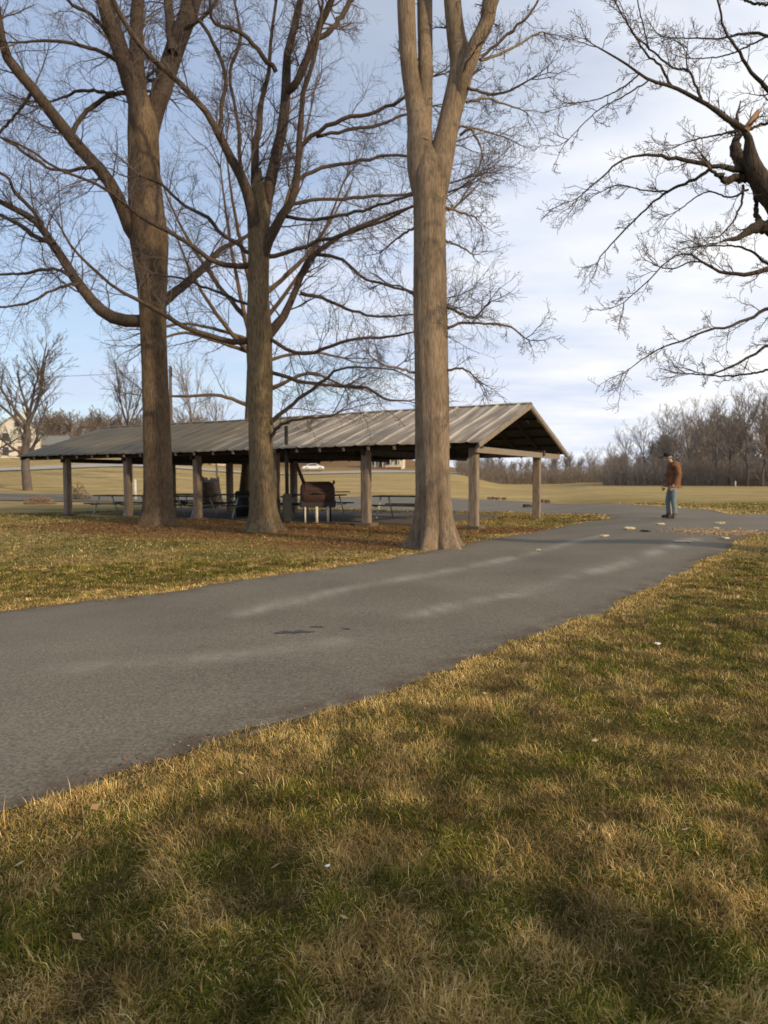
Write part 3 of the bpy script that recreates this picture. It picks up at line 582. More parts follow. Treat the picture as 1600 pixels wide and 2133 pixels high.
# --- tree E : behind B, on the far side of the shelter
rE = np.random.default_rng(15); tb, tw = Tubes(), Tubes(); D = 34.0; base = foot(508, D)
QE = trunk_from([(509, 1058, 18), (510, 1030, 13), (514, 960, 10), (519, 880, 9.5), (523, 800, 10), (526, 740, 10), (529, 690, 8)], D, 50); QE[:, 2] += base[2]-QE[0, 2]
tb.add(np.array([at(529, 700, D), at(527, 640, D), at(530, 560, D), at(524, 470, D)]), [.19, .14, .10, .05], 8)
for i in range(8):
    y0_ = 740-22*i+rE.uniform(-10, 10); a0 = ((i*3) % 8-3.5)/3.5*.85+rE.uniform(-.15, .15); ln = rE.uniform(260, 430)
    pts = [(527, y0_, 6)]+[(527+math.sin(a0*(1-.3*t))*ln*t, y0_-math.cos(a0*(1-.25*t))*ln*t*.95, 5*(1-.75*t)+.5) for t in (.2, .4, .6, .8, 1.0)]
    limb(tb, pts, D, rE.uniform(-3, 3), tw, rE, side=6, density=.5, tw_len=2.2, cnt=(6, 5), tmin=.2)
for i in range(6):
    x1 = 516; yy = rE.uniform(700, 850); sgn = -1 if i % 2 else 1
    pts = [(x1, yy, 4.5), (x1+sgn*60, yy-20, 3.6), (x1+sgn*130, yy-30+rE.uniform(-20, 20), 3), (x1+sgn*200, yy-20, 2)]
    limb(tb, pts, D, rE.uniform(-2, 2), tw, rE, side=5, density=.6, tw_len=1.8, cnt=(6, 4))
assemble('bare_tree', base, QE, tb, tw, M['barkA'], 'bare tree on the far side of the shelter, mostly hidden by the middle trunk', flare=.5, seed=31, sides=24)

# --- tree D : right, trunk out of frame, broken limbs
rD = np.random.default_rng(19); tb, tw = Tubes(), Tubes(); D = 12.2; base = pd
QD = trunk_from([(1712, 1172, 52), (1708, 1120, 44), (1700, 950, 40), (1690, 800, 38), (1678, 650, 37), (1668, 540, 36), (1655, 470, 34), (1640, 430, 30)], D, 60); QD[:, 2] += base[2]-QD[0, 2]
lD = [
 ([(1650, 470, 32), (1625, 425, 30), (1598, 398, 27), (1576, 365, 22), (1562, 325, 16), (1560, 290, 11), (1552, 270, 9), (1520, 252, 7.5), (1480, 222, 6), (1440, 200, 5.5), (1400, 180, 5), (1352, 166, 4), (1300, 130, 3), (1245, 98, 2)], -.6, .8),
 ([(1570, 370, 20), (1548, 345, 15), (1534, 320, 13), (1532, 295, 11), (1542, 276, 8)], .3, .1),
 ([(1660, 440, 22), (1640, 380, 20), (1625, 330, 18), (1630, 260, 14), (1650, 180, 12), (1690, 60, 9), (1720, -60, 7)], .5, .5),
 ([(1400, 180, 4), (1378, 140, 3.5), (1345, 110, 3), (1320, 70, 2.5), (1290, 20, 2), (1265, -30, 1.6)], -.2, 1.2),
 ([(1463, 212, 4), (1448, 175, 3.6), (1432, 146, 3.4), (1400, 140, 3), (1352, 100, 2.6), (1320, 72, 2.2), (1300, 30, 1.6)], .4, 1.2),
 ([(1432, 146, 2.5), (1430, 120, 2), (1432, 100, 1.5)], .2, 2),
 ([(1352, 100, 2.4), (1342, 60, 2), (1328, 0, 1.8), (1320, -50, 1.4)], .3, 1.2),
 ([(1330, 155, 2.6), (1300, 180, 2.2), (1250, 205, 1.8), (1200, 215, 1.3)], .3, 1.2),
 ([(1350, 168, 2.6), (1300, 200, 2.1), (1245, 230, 1.7), (1185, 290, 1.2)], -.3, 1.0),
 ([(1556, 358, 11), (1530, 354, 9), (1500, 348, 7), (1460, 340, 6.5), (1420, 332, 6), (1380, 324, 5), (1345, 322, 4), (1300, 332, 3), (1255, 368, 2.5), (1205, 412, 1.6)], -.5, 1.3),
 ([(1480, 350, 5.5), (1455, 370, 5), (1420, 385, 4.5), (1392, 398, 4), (1350, 430, 3), (1300, 480, 2.5), (1250, 535, 1.8)], .6, 1.3),
 ([(1392, 398, 2.8), (1340, 396, 2.2), (1290, 385, 1.8), (1250, 400, 1.3)], .4, 1.3),
 ([(1556, 372, 12), (1532, 372, 11), (1510, 378, 9), (1498, 365, 7), (1480, 352, 4)], -.3, .6),
 ([(1535, 275, 5), (1500, 280, 3), (1450, 290, 2.4), (1420, 300, 1.6)], .3, 1.5),
 ([(1548, 385, 4), (1545, 420, 3.4), (1528, 460, 2.8), (1500, 492, 1.6)], -.2, 1.3),
 ([(1560, 395, 3.5), (1520, 410, 2.8), (1470, 400, 2.2), (1410, 440, 1.6)], .5, 1.3),
 ([(1668, 560, 17), (1640, 515, 16), (1610, 478, 15), (1580, 472, 14), (1556, 484, 11), (1532, 497, 7), (1512, 500, 4), (1498, 506, 1.5)], -.3, .6),
 ([(1582, 470, 8), (1578, 440, 7), (1572, 410, 4)], .2, .5),
 ([(1672, 600, 10), (1640, 568, 8), (1600, 562, 7.5), (1560, 570, 6.5), (1520, 570, 5.5), (1490, 560, 4), (1462, 545, 3.2), (1430, 528, 2.6), (1395, 540, 2.2), (1350, 585, 1.9), (1300, 630, 1.4)], -.5, 1.4),
 ([(1500, 566, 3), (1470, 548, 2.6), (1440, 545, 2.4), (1400, 560, 2), (1372, 555, 1.6)], .4, 1.4),
 ([(1640, 570, 5), (1590, 545, 4), (1560, 520, 3.4), (1520, 512, 2.6), (1460, 512, 2)], .5, 1.2),
 ([(1676, 690, 9), (1640, 655, 7), (1600, 642, 5.5), (1570, 660, 5), (1520, 680, 4), (1470, 690, 3.4), (1420, 710, 2.8), (1370, 728, 2.2), (1310, 770, 1.4)], -.6, 1.5),
 ([(1682, 760, 7), (1640, 735, 5.5), (1600, 720, 4.5), (1560, 745, 3.8), (1520, 765, 3), (1480, 780, 2.6), (1430, 778, 2)], .4, 1.4),
 ([(1600, 770, 3.5), (1560, 778, 3), (1500, 784, 2.4), (1450, 775, 1.6)], .8, 1.4),
 ([(1640, 300, 10), (1615, 215, 8), (1598, 185, 7), (1575, 160, 5.5), (1545, 115, 4.5), (1515, 70, 3.6), (1500, 20, 3), (1485, -30, 2.4)], -.3, 1.3),
 ([(1650, 90, 6), (1600, 74, 4.5), (1560, 68, 4), (1510, 78, 3), (1460, 80, 2.2), (1390, 78, 1.4)], .3, 1.2),
 ([(1600, 75, 3), (1550, 100, 2.6), (1500, 118, 2), (1440, 122, 1.4)], .3, 1.3),
 ([(1640, 10, 5), (1580, 8, 4), (1540, -4, 3)], .3, 1.3),
 ([(1560, 270, 4), (1590, 258, 4), (1640, 250, 3.4), (1690, 230, 2.4)], .3, .8),
]
for pts, dz, dn_ in lD:
    pts = [(a, b, c*(.72 if c < 13 else .9)) for a, b, c in pts]
    limb(tb, pts, D, dz, tw, rD, side=12 if pts[0][2] > 10 else 5, n=26, density=.95*dn_, tw_len=.48, cnt=(6, 4), up=.06, tmin=.3 if pts[0][2] > 15 else .06)
rootD = assemble('bare_tree', base, QD, tb, tw, M['barkD'], 'storm-broken bare tree reaching in from the right edge, with snapped dark limbs', flare=.4, seed=41)
st = Tubes(); p0 = at(1552, 272, D-.3); p1 = at(1583, 226, D-.35)
st.add([p0, (p0*.5+p1*.5), p0*.12+p1*.88, p1], [.055, .05, .03, .006], 7)
link('broken_stub', st.mesh('broken_stub', base), M['broken'], rootD)

# ------------------------------------------------------------------ pavilion
TH = 1.0479; SP = 3.4094; W_ = 5.4358; ZE1 = 2.36; ZE2 = 2.27; ZR_ = 3.73; QAp = 3.734; Q2 = 7.909; OV = .494; EN = .377; LEN = 5*SP; Y0 = -EN; Y1 = LEN+2.5
pav = empty('picnic_shelter', (2.4479, 20.0, 0), TH, label='long open picnic shelter with ribbed metal roof on timber posts', cat='shelter')
def zr(q): return ZE1+(ZR_-ZE1)*(q+OV)/(QAp+OV) if q <= QAp else ZR_+(ZE2-ZR_)*(q-QAp)/(Q2-QAp)
def sag(y): return .016*math.sin(y*.45)+.005*math.sin(y*2.3+1)
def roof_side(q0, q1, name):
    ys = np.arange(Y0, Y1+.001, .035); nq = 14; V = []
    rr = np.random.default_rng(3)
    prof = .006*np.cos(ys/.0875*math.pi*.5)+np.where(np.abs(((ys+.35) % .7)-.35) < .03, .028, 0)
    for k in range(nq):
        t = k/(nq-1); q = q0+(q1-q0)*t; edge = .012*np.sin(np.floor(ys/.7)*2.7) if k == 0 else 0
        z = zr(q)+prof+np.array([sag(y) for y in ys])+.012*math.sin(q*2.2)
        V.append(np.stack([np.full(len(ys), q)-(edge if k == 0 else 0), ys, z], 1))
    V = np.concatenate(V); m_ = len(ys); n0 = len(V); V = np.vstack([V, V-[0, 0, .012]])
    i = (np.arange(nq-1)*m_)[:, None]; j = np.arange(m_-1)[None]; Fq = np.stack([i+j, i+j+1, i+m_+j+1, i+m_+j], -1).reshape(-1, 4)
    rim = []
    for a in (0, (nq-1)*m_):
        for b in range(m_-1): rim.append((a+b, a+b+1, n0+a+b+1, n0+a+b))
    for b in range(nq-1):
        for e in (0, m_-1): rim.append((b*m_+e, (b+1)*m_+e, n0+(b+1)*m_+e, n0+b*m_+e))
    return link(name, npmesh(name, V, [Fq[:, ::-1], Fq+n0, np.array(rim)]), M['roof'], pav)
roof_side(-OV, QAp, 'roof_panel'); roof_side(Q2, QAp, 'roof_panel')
for qa_, qb_ in ((-OV+.04, QAp-.01), (QAp+.01, Q2-.04)):  # dark sheets that paint shade onto the underside of the roof
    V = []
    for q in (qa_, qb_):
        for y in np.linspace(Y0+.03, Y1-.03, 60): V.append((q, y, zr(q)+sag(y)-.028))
    link('roof_underside_shade', npmesh('roof_underside_shade', V, [np.array([(i, i+1, 61+i, 60+i) for i in range(59)])]), M['under_shade'], pav)
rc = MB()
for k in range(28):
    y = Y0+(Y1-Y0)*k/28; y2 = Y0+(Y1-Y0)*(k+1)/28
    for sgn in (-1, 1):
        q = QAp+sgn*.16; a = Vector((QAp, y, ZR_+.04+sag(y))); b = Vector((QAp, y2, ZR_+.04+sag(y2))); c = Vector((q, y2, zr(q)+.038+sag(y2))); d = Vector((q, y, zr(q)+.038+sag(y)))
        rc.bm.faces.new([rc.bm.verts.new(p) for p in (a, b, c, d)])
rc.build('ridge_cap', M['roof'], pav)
FR = [0, 1, 2, 3, 4, 5]
for q, top in ((0, zr(0)-.30), (W_, 2.12)):
    for k in range(6):
        mb = MB(); tz = top; jx = random.uniform(-.02, .02); jy = random.uniform(-.03, .03)
        mb.box((q+jx, k*SP+jy, (tz-.1)/2), (.235, .235, tz+.1), random.uniform(-.06, .06), .02); mb.build('post', M['post'], pav)
        if q == 0:
            MB().box((q, k*SP, .03), (.52, .52, .12), 0, .02).build('footing', M['concrete'], pav)
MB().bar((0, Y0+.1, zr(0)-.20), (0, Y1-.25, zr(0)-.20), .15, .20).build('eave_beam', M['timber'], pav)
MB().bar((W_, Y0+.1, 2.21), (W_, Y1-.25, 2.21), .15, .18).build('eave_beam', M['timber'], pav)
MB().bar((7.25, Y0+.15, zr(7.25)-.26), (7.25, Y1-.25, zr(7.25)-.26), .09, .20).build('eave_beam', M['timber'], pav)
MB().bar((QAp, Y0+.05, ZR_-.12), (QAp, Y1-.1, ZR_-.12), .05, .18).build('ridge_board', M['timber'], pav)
ny = int((Y1-Y0)/.853)
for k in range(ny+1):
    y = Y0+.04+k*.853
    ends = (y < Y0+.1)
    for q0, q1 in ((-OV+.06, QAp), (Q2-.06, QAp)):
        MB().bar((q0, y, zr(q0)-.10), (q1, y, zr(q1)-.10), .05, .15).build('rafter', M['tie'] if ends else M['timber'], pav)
    MB().bar((-OV+.02, y, zr(-OV)-.10), (-OV+.055, y, zr(-OV)-.09), .07, .10).build('rafter_tail', M['tie'], pav)
for k in range(6):
    y = k*SP+(0.0 if k else -.20)
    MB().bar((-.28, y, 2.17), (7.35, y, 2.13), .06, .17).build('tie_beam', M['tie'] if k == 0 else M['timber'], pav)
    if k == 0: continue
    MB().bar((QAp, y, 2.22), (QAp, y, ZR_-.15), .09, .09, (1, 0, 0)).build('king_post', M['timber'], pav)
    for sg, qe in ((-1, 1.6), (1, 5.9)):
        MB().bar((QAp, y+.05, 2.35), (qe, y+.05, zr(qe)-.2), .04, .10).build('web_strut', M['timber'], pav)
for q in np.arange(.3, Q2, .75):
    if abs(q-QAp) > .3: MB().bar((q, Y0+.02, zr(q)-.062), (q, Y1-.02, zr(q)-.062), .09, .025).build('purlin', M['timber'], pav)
# barge boards up the near gable
for q0 in (-OV, Q2):
    MB().bar((q0, Y0+.005, zr(q0)-.08), (QAp, Y0+.005, zr(QAp)-.08), .03, .13).build('barge_board', M['tie'], pav)
slab = MB(); slab.box(((Q2-1)/2+.2, LEN/2+1.1, -.02), (Q2-1.1, LEN-1.2, .10), 0, .02); slab.build('floor_slab', M['concrete'], pav)
def loc(q, y, z=0):
    c, s = math.cos(TH), math.sin(TH); return np.array([2.4479+q*c-y*s, 20.0+q*s+y*c, z])
# stove pipe
mb = MB(); pp = at(597, 945, 23.0); q_ = [pp[0], pp[1]]
fl = empty('stove_pipe', (q_[0], q_[1], .04), label='thin dark stovepipe rising past the shelter roof just right of the middle tree', cat='stovepipe')
MB().tube((0, 0, .9), (0, 0, 3.02), .06, n=12).build('pipe', M['black'], fl, True); MB().tube((0, 0, 3.08), (0, 0, 3.16), .12, .02, 12).build('rain_cap', M['black'], fl, True)
MB().box((0, 0, .45), (.26, .26, .9), 0, .03).build('firebox', M['black'], fl)

# ------------------------------------------------------------------ picnic tables
def make_table():
    r = empty('picnic_table', (0, 0, 0), label='x', cat='table', group='picnic tables under the shelter')
    for k in range(4):
        MB().box((0, -.285+k*.19, .745), (2.3, .175, .045), 0, .006).build('top_plank', M['table'], r)
    for s in (-1, 1): MB().box((0, s*.72, .445), (2.3, .26, .045), 0, .006).build('bench_seat', M['table'], r)
    for x in (-.85, .85):
        for s in (-1, 1):
            MB().tube((x, s*.30, .715), (x, s*.62, 0), .026).build('leg', M['pipe'], r, True)
        MB().tube((x, -.74, .405), (x, .74, .405), .024).build('crossbar', M['pipe'], r, True)
    return r
tl = [(1.3, 15.6, 'picnic table at the far left end of the shelter', 0.02), (3.9, 15.2, 'picnic table behind the one at the far left end', .05), (1.4, 12.1, 'picnic table seen just left of the dark left tree trunk', -.03), (3.9, 11.6, 'picnic table hidden behind the dark left tree trunk', .02),
      (1.5, 8.6, 'picnic table between the left and middle tree trunks', .03), (4.2, 8.2, 'picnic table behind the one between the left and middle trunks', -.04), (3.6, 4.0, 'picnic table behind the rusty drum smoker', .04)]
t0 = make_table()
for i, (q, y, lb, dr) in enumerate(tl):
    o = t0 if i == 0 else dup(t0); p = loc(q, y, .04); o.location = tuple(map(float, p)); o.rotation_euler = (0, 0, TH+math.pi/2+dr); o['label'] = lb

# ------------------------------------------------------------------ drum smoker
sp_ = gnd(660, 1091); sm = empty('drum_smoker', (sp_[0], sp_[1]+.35, .03), .12, label='big rusty drum smoker on pale legs beside a shelter post', cat='smoker')
def lathe_x(prof, n, m, name, parent, c=(0, 0, 0)):
    V = []; 
    for (x, r) in prof:
        for k in range(n): a = 2*math.pi*(k+.5)/n; V.append((c[0]+x, c[1]+r*math.cos(a), c[2]+r*math.sin(a)))
    Fq = [(i*n+k, i*n+(k+1) % n, (i+1)*n+(k+1) % n, (i+1)*n+k) for i in range(len(prof)-1) for k in range(n)]
    me = bpy.data.meshes.new(name); me.from_pydata(V, [], Fq); return link(name, me, m, parent, smooth_=True)
lathe_x([(-.55, .001), (-.54, .24), (-.50, .36), (-.42, .40), (.42, .40), (.50, .36), (.54, .24), (.55, .001)], 24, M['rust'], 'drum', sm, (0, 0, .86))
ld = MB(); 
for k in range(7):
    a0 = math.pi*(.12+.11*k); a1 = math.pi*(.12+.11*(k+1)); r_ = .418
    ld.bar((-.40, r_*math.cos((a0+a1)/2)*1.0, .86+r_*math.sin((a0+a1)/2)), (.40, r_*math.cos((a0+a1)/2), .86+r_*math.sin((a0+a1)/2)), .15, .014, (0, math.cos((a0+a1)/2), math.sin((a0+a1)/2)))
lid = ld.build('lid', M['rust'], sm); MB().tube((-.2, -.46, .93), (.2, -.46, .93), .016).build('handle', M['black'], lid, True)
MB().tube((-.40, 0, 1.18), (-.66, .05, 1.86), .055, n=12).build('chimney', M['rust'], sm, True)
MB().box((.52, 0, 1.26), (.07, .10, .12), 0, .01).build('lid_counterweight', M['rust'], sm)
MB().box((0, -.02, .60), (1.12, .62, .26), 0, .03).build('firebox', M['black'], sm)
MB().box((.78, -.1, .96), (.46, .42, .022), 0, .004).build('side_shelf', M['black'], sm)
for x, s in ((-.40, .028), (-.04, .046), (.31, .034)): MB().tube((x, -.33, 0), (x, -.30, .50), s, n=10).build('leg', M['cream_pipe'], sm, True)
for x in (-.42, .42): MB().tube((x, .33, 0), (x, .30, .50), .03, n=10).build('leg', M['black'], sm, True)

# bin
p = loc(2.2, 11.0-.9, .04); bn = empty('litter_bin', p, label='black litter bin under the shelter behind the fourth front post', cat='bin')
MB().tube((0, 0, 0), (0, 0, .84), .26, .29, 20).build('barrel', M['black'], bn, True); MB().tube((0, 0, .84), (0, 0, .93), .31, .24, 20).build('lid', M['black'], bn, True)

# stump
def stump(name, p, r, h, label, seed, bark=M['stump']):
    rs_ = np.random.default_rng(seed); Q = np.array([[p[0]+.0*t, p[1], p[2]+h*t, r*(1-.22*t)] for t in np.linspace(0, 1, 14)])
    V, Fq = trunk_mesh(Q, 28, .35, seed, p, .1); V[-28:, 2] += rs_.normal(0, .06*h, 28)+.10*h*np.sin(np.arange(28)/28*6.28); n0 = len(V); V = np.vstack([V, [[0, 0, h*.8]]])
    cap = np.array([(n0-28+k, n0-28+(k+1) % 28, n0) for k in range(28)]); o = link(name, npmesh(name, V, [Fq, cap]), bark, loc=p, smooth_=False); return tag(o, label, 'stump')
stump('tree_stump', foot(436, 35.5), .62, 1.35, 'broad ragged brown stump behind the shelter, between the left and middle trees', 4)
# brush piles
def brush(p, rx, ry, h, label, seed, m='brush', n=260, name='brush_pile', c='brush pile'):
    rs_ = np.random.default_rng(seed); t = Tubes()
    for i in range(n):
        a = rs_.uniform(0, 6.28); r = math.sqrt(rs_.random()); x = r*rx*math.cos(a); y = r*ry*math.sin(a); z = h*(1-r*r)*rs_.random()*.9+.02
        d = np.array([rs_.normal(), rs_.normal(), rs_.normal(0, .35)]); d = unit(d)*rs_.uniform(.15, .5)*max(rx, .5); q = np.array([x, y, z])
        t.add([q-d*.5, q+[0, 0, .05*h], q+d*.5], [.012, .022, .008], 4)
    for v in t.g.values():
        for P, _ in v: P[:, 2] = np.maximum(P[:, 2], .01)
    return tag(link(name, t.mesh(name), M[m], loc=p), label, c)
brush(gnd(82, 1050), .85, .6, .55, 'low brown brush pile on the lawn left of the shelter', 2)
brush(gnd(162, 1040), .8, .7, 1.3, 'pinkish heap of cut twigs behind the leftmost shelter post', 6, n=200)

# ------------------------------------------------------------------ unseen bush, added behind the camera to shade the nearest grass
rS = np.random.default_rng(51); tb, tw = Tubes(), Tubes(); bs = np.array([3.5, -2.0, 0.])
tb.add([bs+[0, 0, -.2], bs+[.02, 0, .5], bs+[0, .03, 1.1]], [.11, .09, .07], 10)
for k in range(26): branch(tw, bs+[0, 0, rS.uniform(.3, .9)], [rS.normal(0, 1), rS.normal(0, .8), .8], rS.uniform(.6, 1.1), .02, 0, 2, rS, (6, 5, 5), .15, .004)
lf = []; n_ = 12000
cc = rS.normal(0, 1, (n_, 3)); cc /= np.linalg.norm(cc, axis=1)[:, None]; cc *= (rS.random(n_)**.4)[:, None]*np.array([1.8, 1.3, 1.4]); cc += [0, 0, 1.5]
ax_ = rS.normal(0, 1, (n_, 3)); ax_ /= np.linalg.norm(ax_, axis=1)[:, None]; bx_ = np.cross(ax_, rS.normal(0, 1, (n_, 3))); bx_ /= np.linalg.norm(bx_, axis=1)[:, None]
lv = np.stack([cc-ax_*.06, cc-bx_*.032, cc+ax_*.06, cc+bx_*.032], 1).reshape(-1, 3)
M['evergreen'] = mat('shade_bush_leaf', [(.03, .05, .015), (.06, .09, .03)], 3)
sh = empty('added_shade_bush', bs, label='unseen bush added behind the camera to shade the nearest grass', cat='bush')
link('stem', tb.mesh('stem', bs), M['barkB'], sh); link('branches', tw.mesh('branches', bs), M['twig'], sh); link('crown', npmesh('crown', lv, [np.arange(n_*4).reshape(-1, 4)]), M['evergreen'], sh)

# ------------------------------------------------------------------ background trees
def proto(seed, H, spread, style=0, m='twig_far', levels=3, rmul=1.0):
    rs_ = np.random.default_rng(seed); trk, tw = Tubes(), Tubes(); n = 10
    tr = H*.011*rmul; P = np.zeros((n, 3)); fork = .42 if style == 0 else .62
    for i in range(1, n): P[i] = P[i-1]+[rs_.normal(0, .006*H), rs_.normal(0, .006*H), H*fork/(n-1)]
    P[0, 2] = -.4; trk.add(P, np.linspace(tr*1.25, tr*.7, n), 7)
    nl = 9 if style == 0 else 12
    for k in range(nl):
        t = rs_.uniform(.35, 1) if k > 3 else 1.0; q = P[0]+(P[-1]-P[0])*t; q = P[min(n-1, int(t*(n-1)))]
        az = k*2.4+rs_.uniform(-.4, .4); tilt = rs_.uniform(.12, .55)*spread if t > .9 else rs_.uniform(.6, 1.0)*spread
        d = np.array([math.cos(az)*math.sin(tilt), math.sin(az)*math.sin(tilt), math.cos(tilt)]); ln = H*(1-fork*t)*rs_.uniform(.62, .95)*(1 if t > .9 else .6)
        branch(tw, q, d, ln, tr*.5, 0, levels-1, rs_, cnt=(9, 6, 4, 3), up=.25, rmin=.016*min(rmul, 1.0)*(.8 if levels > 3 else 1)*(2 if rmul == 2 else 1), sides=(4, 3, 3, 3), ang=(.3, .85), wig=.11, ratio=(.3, .55))
    return trk.mesh('trunk'), tw.mesh('crown')
def bgtree(data, loc_, rz, s, label, group=None, name='bare_tree', sx=1.0):
    r = empty(name, loc_, rz, label=label, cat='tree', group=group); r.scale = (s*sx, s*sx, s)
    for me, nme in zip(data, ('trunk', 'crown')):
        o = bpy.data.objects.new(nme, me); COL.objects.link(o); o.parent = r
    return r
PR = []
for i in range(6):
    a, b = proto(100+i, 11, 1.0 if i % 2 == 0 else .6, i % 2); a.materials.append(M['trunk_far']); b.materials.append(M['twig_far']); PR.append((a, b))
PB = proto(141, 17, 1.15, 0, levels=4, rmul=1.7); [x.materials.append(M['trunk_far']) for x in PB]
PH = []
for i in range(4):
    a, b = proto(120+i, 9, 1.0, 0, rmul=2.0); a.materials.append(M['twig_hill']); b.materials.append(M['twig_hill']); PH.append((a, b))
# individually readable trees: (px of trunk, forward distance, top py, label)
def place(px, D, top, label, proto_, H, rz, group=None, sx=1.0):
    b = foot(px, D); z = at(px, top, D)[2]; H = max(v.co.z for v in proto_[1].vertices)*.97; bgtree(proto_, b, rz, (z-b[2])/H, label, group, sx=sx)
place(60, 62, 668, 'spreading bare tree at the far left in front of the white house', PB, 16, .4, sx=1.35)
place(-30, 66, 700, 'bare tree cut by the left edge of the photo', PB, 16, 2.0)
place(272, 78, 705, 'bare tree peeking out left of the dark left trunk', PB, 16, 3.7, sx=.8)
place(408, 82, 730, 'bare tree right of the utility pole behind the roof', PR[0], 10.5, 1.0)
place(455, 95, 800, 'small bare tree behind the roof beside the middle trunk', PR[2], 10.5, 2.0)
tr_ = [(1275, 118, 905), (1305, 112, 880), (1345, 108, 868), (1372, 104, 850), (1405, 100, 862), (1440, 92, 838), (1462, 96, 845), (1490, 88, 835), (1520, 86, 830), (1556, 80, 815), (1585, 78, 808), (1612, 76, 812), (1640, 80, 800), (1670, 78, 815)]
lbt = ['leftmost slender bare tree of the right-hand tree line', 'thin bare tree second from the left end of the right-hand tree line', 'bare tree left of the standing man at the wood edge', 'bare tree just behind the head of the standing man', 'bare tree just right of the standing man at the wood edge',
       'bushy bare tree with the left half of the rounded crown pair', 'bare tree in the middle of the rounded crown pair', 'bushy bare tree with the right half of the rounded crown pair', 'bare tree right of the rounded crown pair', 'tall thin bare tree left of the white post', 'tall bare tree behind the white post',
       'bare tree at the right edge of the photo', 'bare tree beyond the right edge', 'outermost bare tree of the right-hand wood']
for i, ((px, D, top), lb) in enumerate(zip(tr_, lbt)):
    place(px, D, top-12+max(0, (1400-px)*.22), lb, PR[(i % 3)*2], 9.6, i*1.7, 'trees along the right-hand wood edge', sx=1.25)
# wood masses as single objects
def mass(name, spots, protos, m, label):
    Vs, Fs, off = [], [], 0; rs_ = np.random.default_rng(77)
    arr = []
    for pr in protos:
        vv, ff = [], []; o = 0
        for me in pr:
            v = np.empty(len(me.vertices)*3, np.float32); me.vertices.foreach_get('co', v); v = v.reshape(-1, 3)
            f = np.empty(len(me.loops), np.int32); me.loops.foreach_get('vertex_index', f); ff.append(f.reshape(-1, 4)+o); vv.append(v); o += len(v)
        arr.append((np.concatenate(vv), np.concatenate(ff)))
    for i, (x, y, s, wdt) in enumerate(spots):
        v, f = arr[rs_.integers(len(arr))]; a = rs_.uniform(0, 6.28); c, s2 = math.cos(a), math.sin(a)
        V = np.stack([(v[:, 0]*c-v[:, 1]*s2)*s*wdt+x, (v[:, 0]*s2+v[:, 1]*c)*s*wdt+y, v[:, 2]*s+float(T(x, y))], 1); Vs.append(V); Fs.append(f+off); off += len(v)
    o = link(name, npmesh(name, np.concatenate(Vs), [np.concatenate(Fs)]), m); tag(o, label, 'wood', kind='stuff'); return o
rs2 = np.random.default_rng(5); spots = []
for i in range(95):                                  # wood behind the right-hand row
    u = rs2.uniform(.30, .66); D = rs2.uniform(90, 125)-(u-.3)*60+18; spots.append((u*D, D, rs2.uniform(.75, 1.0)*(.28+.74*float(smooth(.27, .46, u))), 1.5))
for i in range(55):                                   # distant low tree line towards the middle
    u = rs2.uniform(.10, .33); D = rs2.uniform(150, 185); spots.append((u*D, D, rs2.uniform(.42, .62)*(0.8+1.2*(u-.1)), 1.6))
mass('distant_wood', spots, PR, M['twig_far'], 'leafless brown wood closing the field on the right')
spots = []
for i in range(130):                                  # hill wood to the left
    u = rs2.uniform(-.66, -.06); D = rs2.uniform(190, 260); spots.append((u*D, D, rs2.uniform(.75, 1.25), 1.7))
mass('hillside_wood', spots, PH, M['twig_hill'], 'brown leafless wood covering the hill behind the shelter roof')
# understorey
def thicket(name, us, Ds, n, h, m, label, seed):
    rs_ = np.random.default_rng(seed); t = Tubes()
    for i in range(n):
        u = rs_.uniform(*us); D = rs_.uniform(*Ds); D = D-(max(0, u-.3))*60 if us[0] > .2 else D; b = np.array([u*D, D, float(T(u*D, D))-.05]); hh = h*rs_.uniform(.4, 1.15)
        d = unit(np.array([rs_.normal(0, .28), rs_.normal(0, .28), 1])); P = [b, b+d*hh*.5, b+d*hh+rs_.normal(0, .12, 3)*hh]; t.add(P, [.035, .024, .010], 3)
        for k in range(5):
            q = b+d*hh*rs_.uniform(.2, .9); e = unit(np.array([rs_.normal(), rs_.normal(), rs_.uniform(0, 1.2)]))*hh*.4; t.add([q, q+e*.5, q+e+[0, 0, .1]], [.018, .013, .008], 3)
    return tag(link(name, t.mesh(name), m), label, 'undergrowth', kind='stuff')
thicket('undergrowth', (.30, .68), (92, 116), 3600, 3.4, M['twig_far'], 'tangled leafless undergrowth along the right-hand wood edge', 3)
thicket('undergrowth', (.10, .32), (140, 165), 1700, 3.6, M['twig_hill'], 'low brown scrub beyond the far side of the field', 4)
thicket('undergrowth', (-.66, -.10), (170, 205), 2200, 5.0, M['twig_hill'], 'brown scrub at the foot of the hillside wood', 5)

# ------------------------------------------------------------------ utility pole and wire
pu = foot(360, 60); up_ = empty('utility_pole', pu, label='tall wooden utility pole rising behind the shelter roof', cat='pole')
zt = at(360, 762, 60)[2]-pu[2]; MB().tube((0, 0, -.3), (0, 0, zt), .16, .12, 12).build('pole', M['pole'], up_, True)
MB().tube((.14, -.1, zt-.9), (.14, -.1, zt-.15), .05, .05, 8).build('insulator', M['black'], up_, True)
t = Tubes(); P = []
for s in np.linspace(0, 1, 25): P.append([pu[0]-38*s, pu[1]+6*s, pu[2]+zt-.3-2.2*4*s*(1-s)*.4+1.5*s])
t.add(P, [.018]*25, 5); tag(link('power_line', t.mesh('power_line'), M['black']), 'thin power line running left from the utility pole', 'power line')

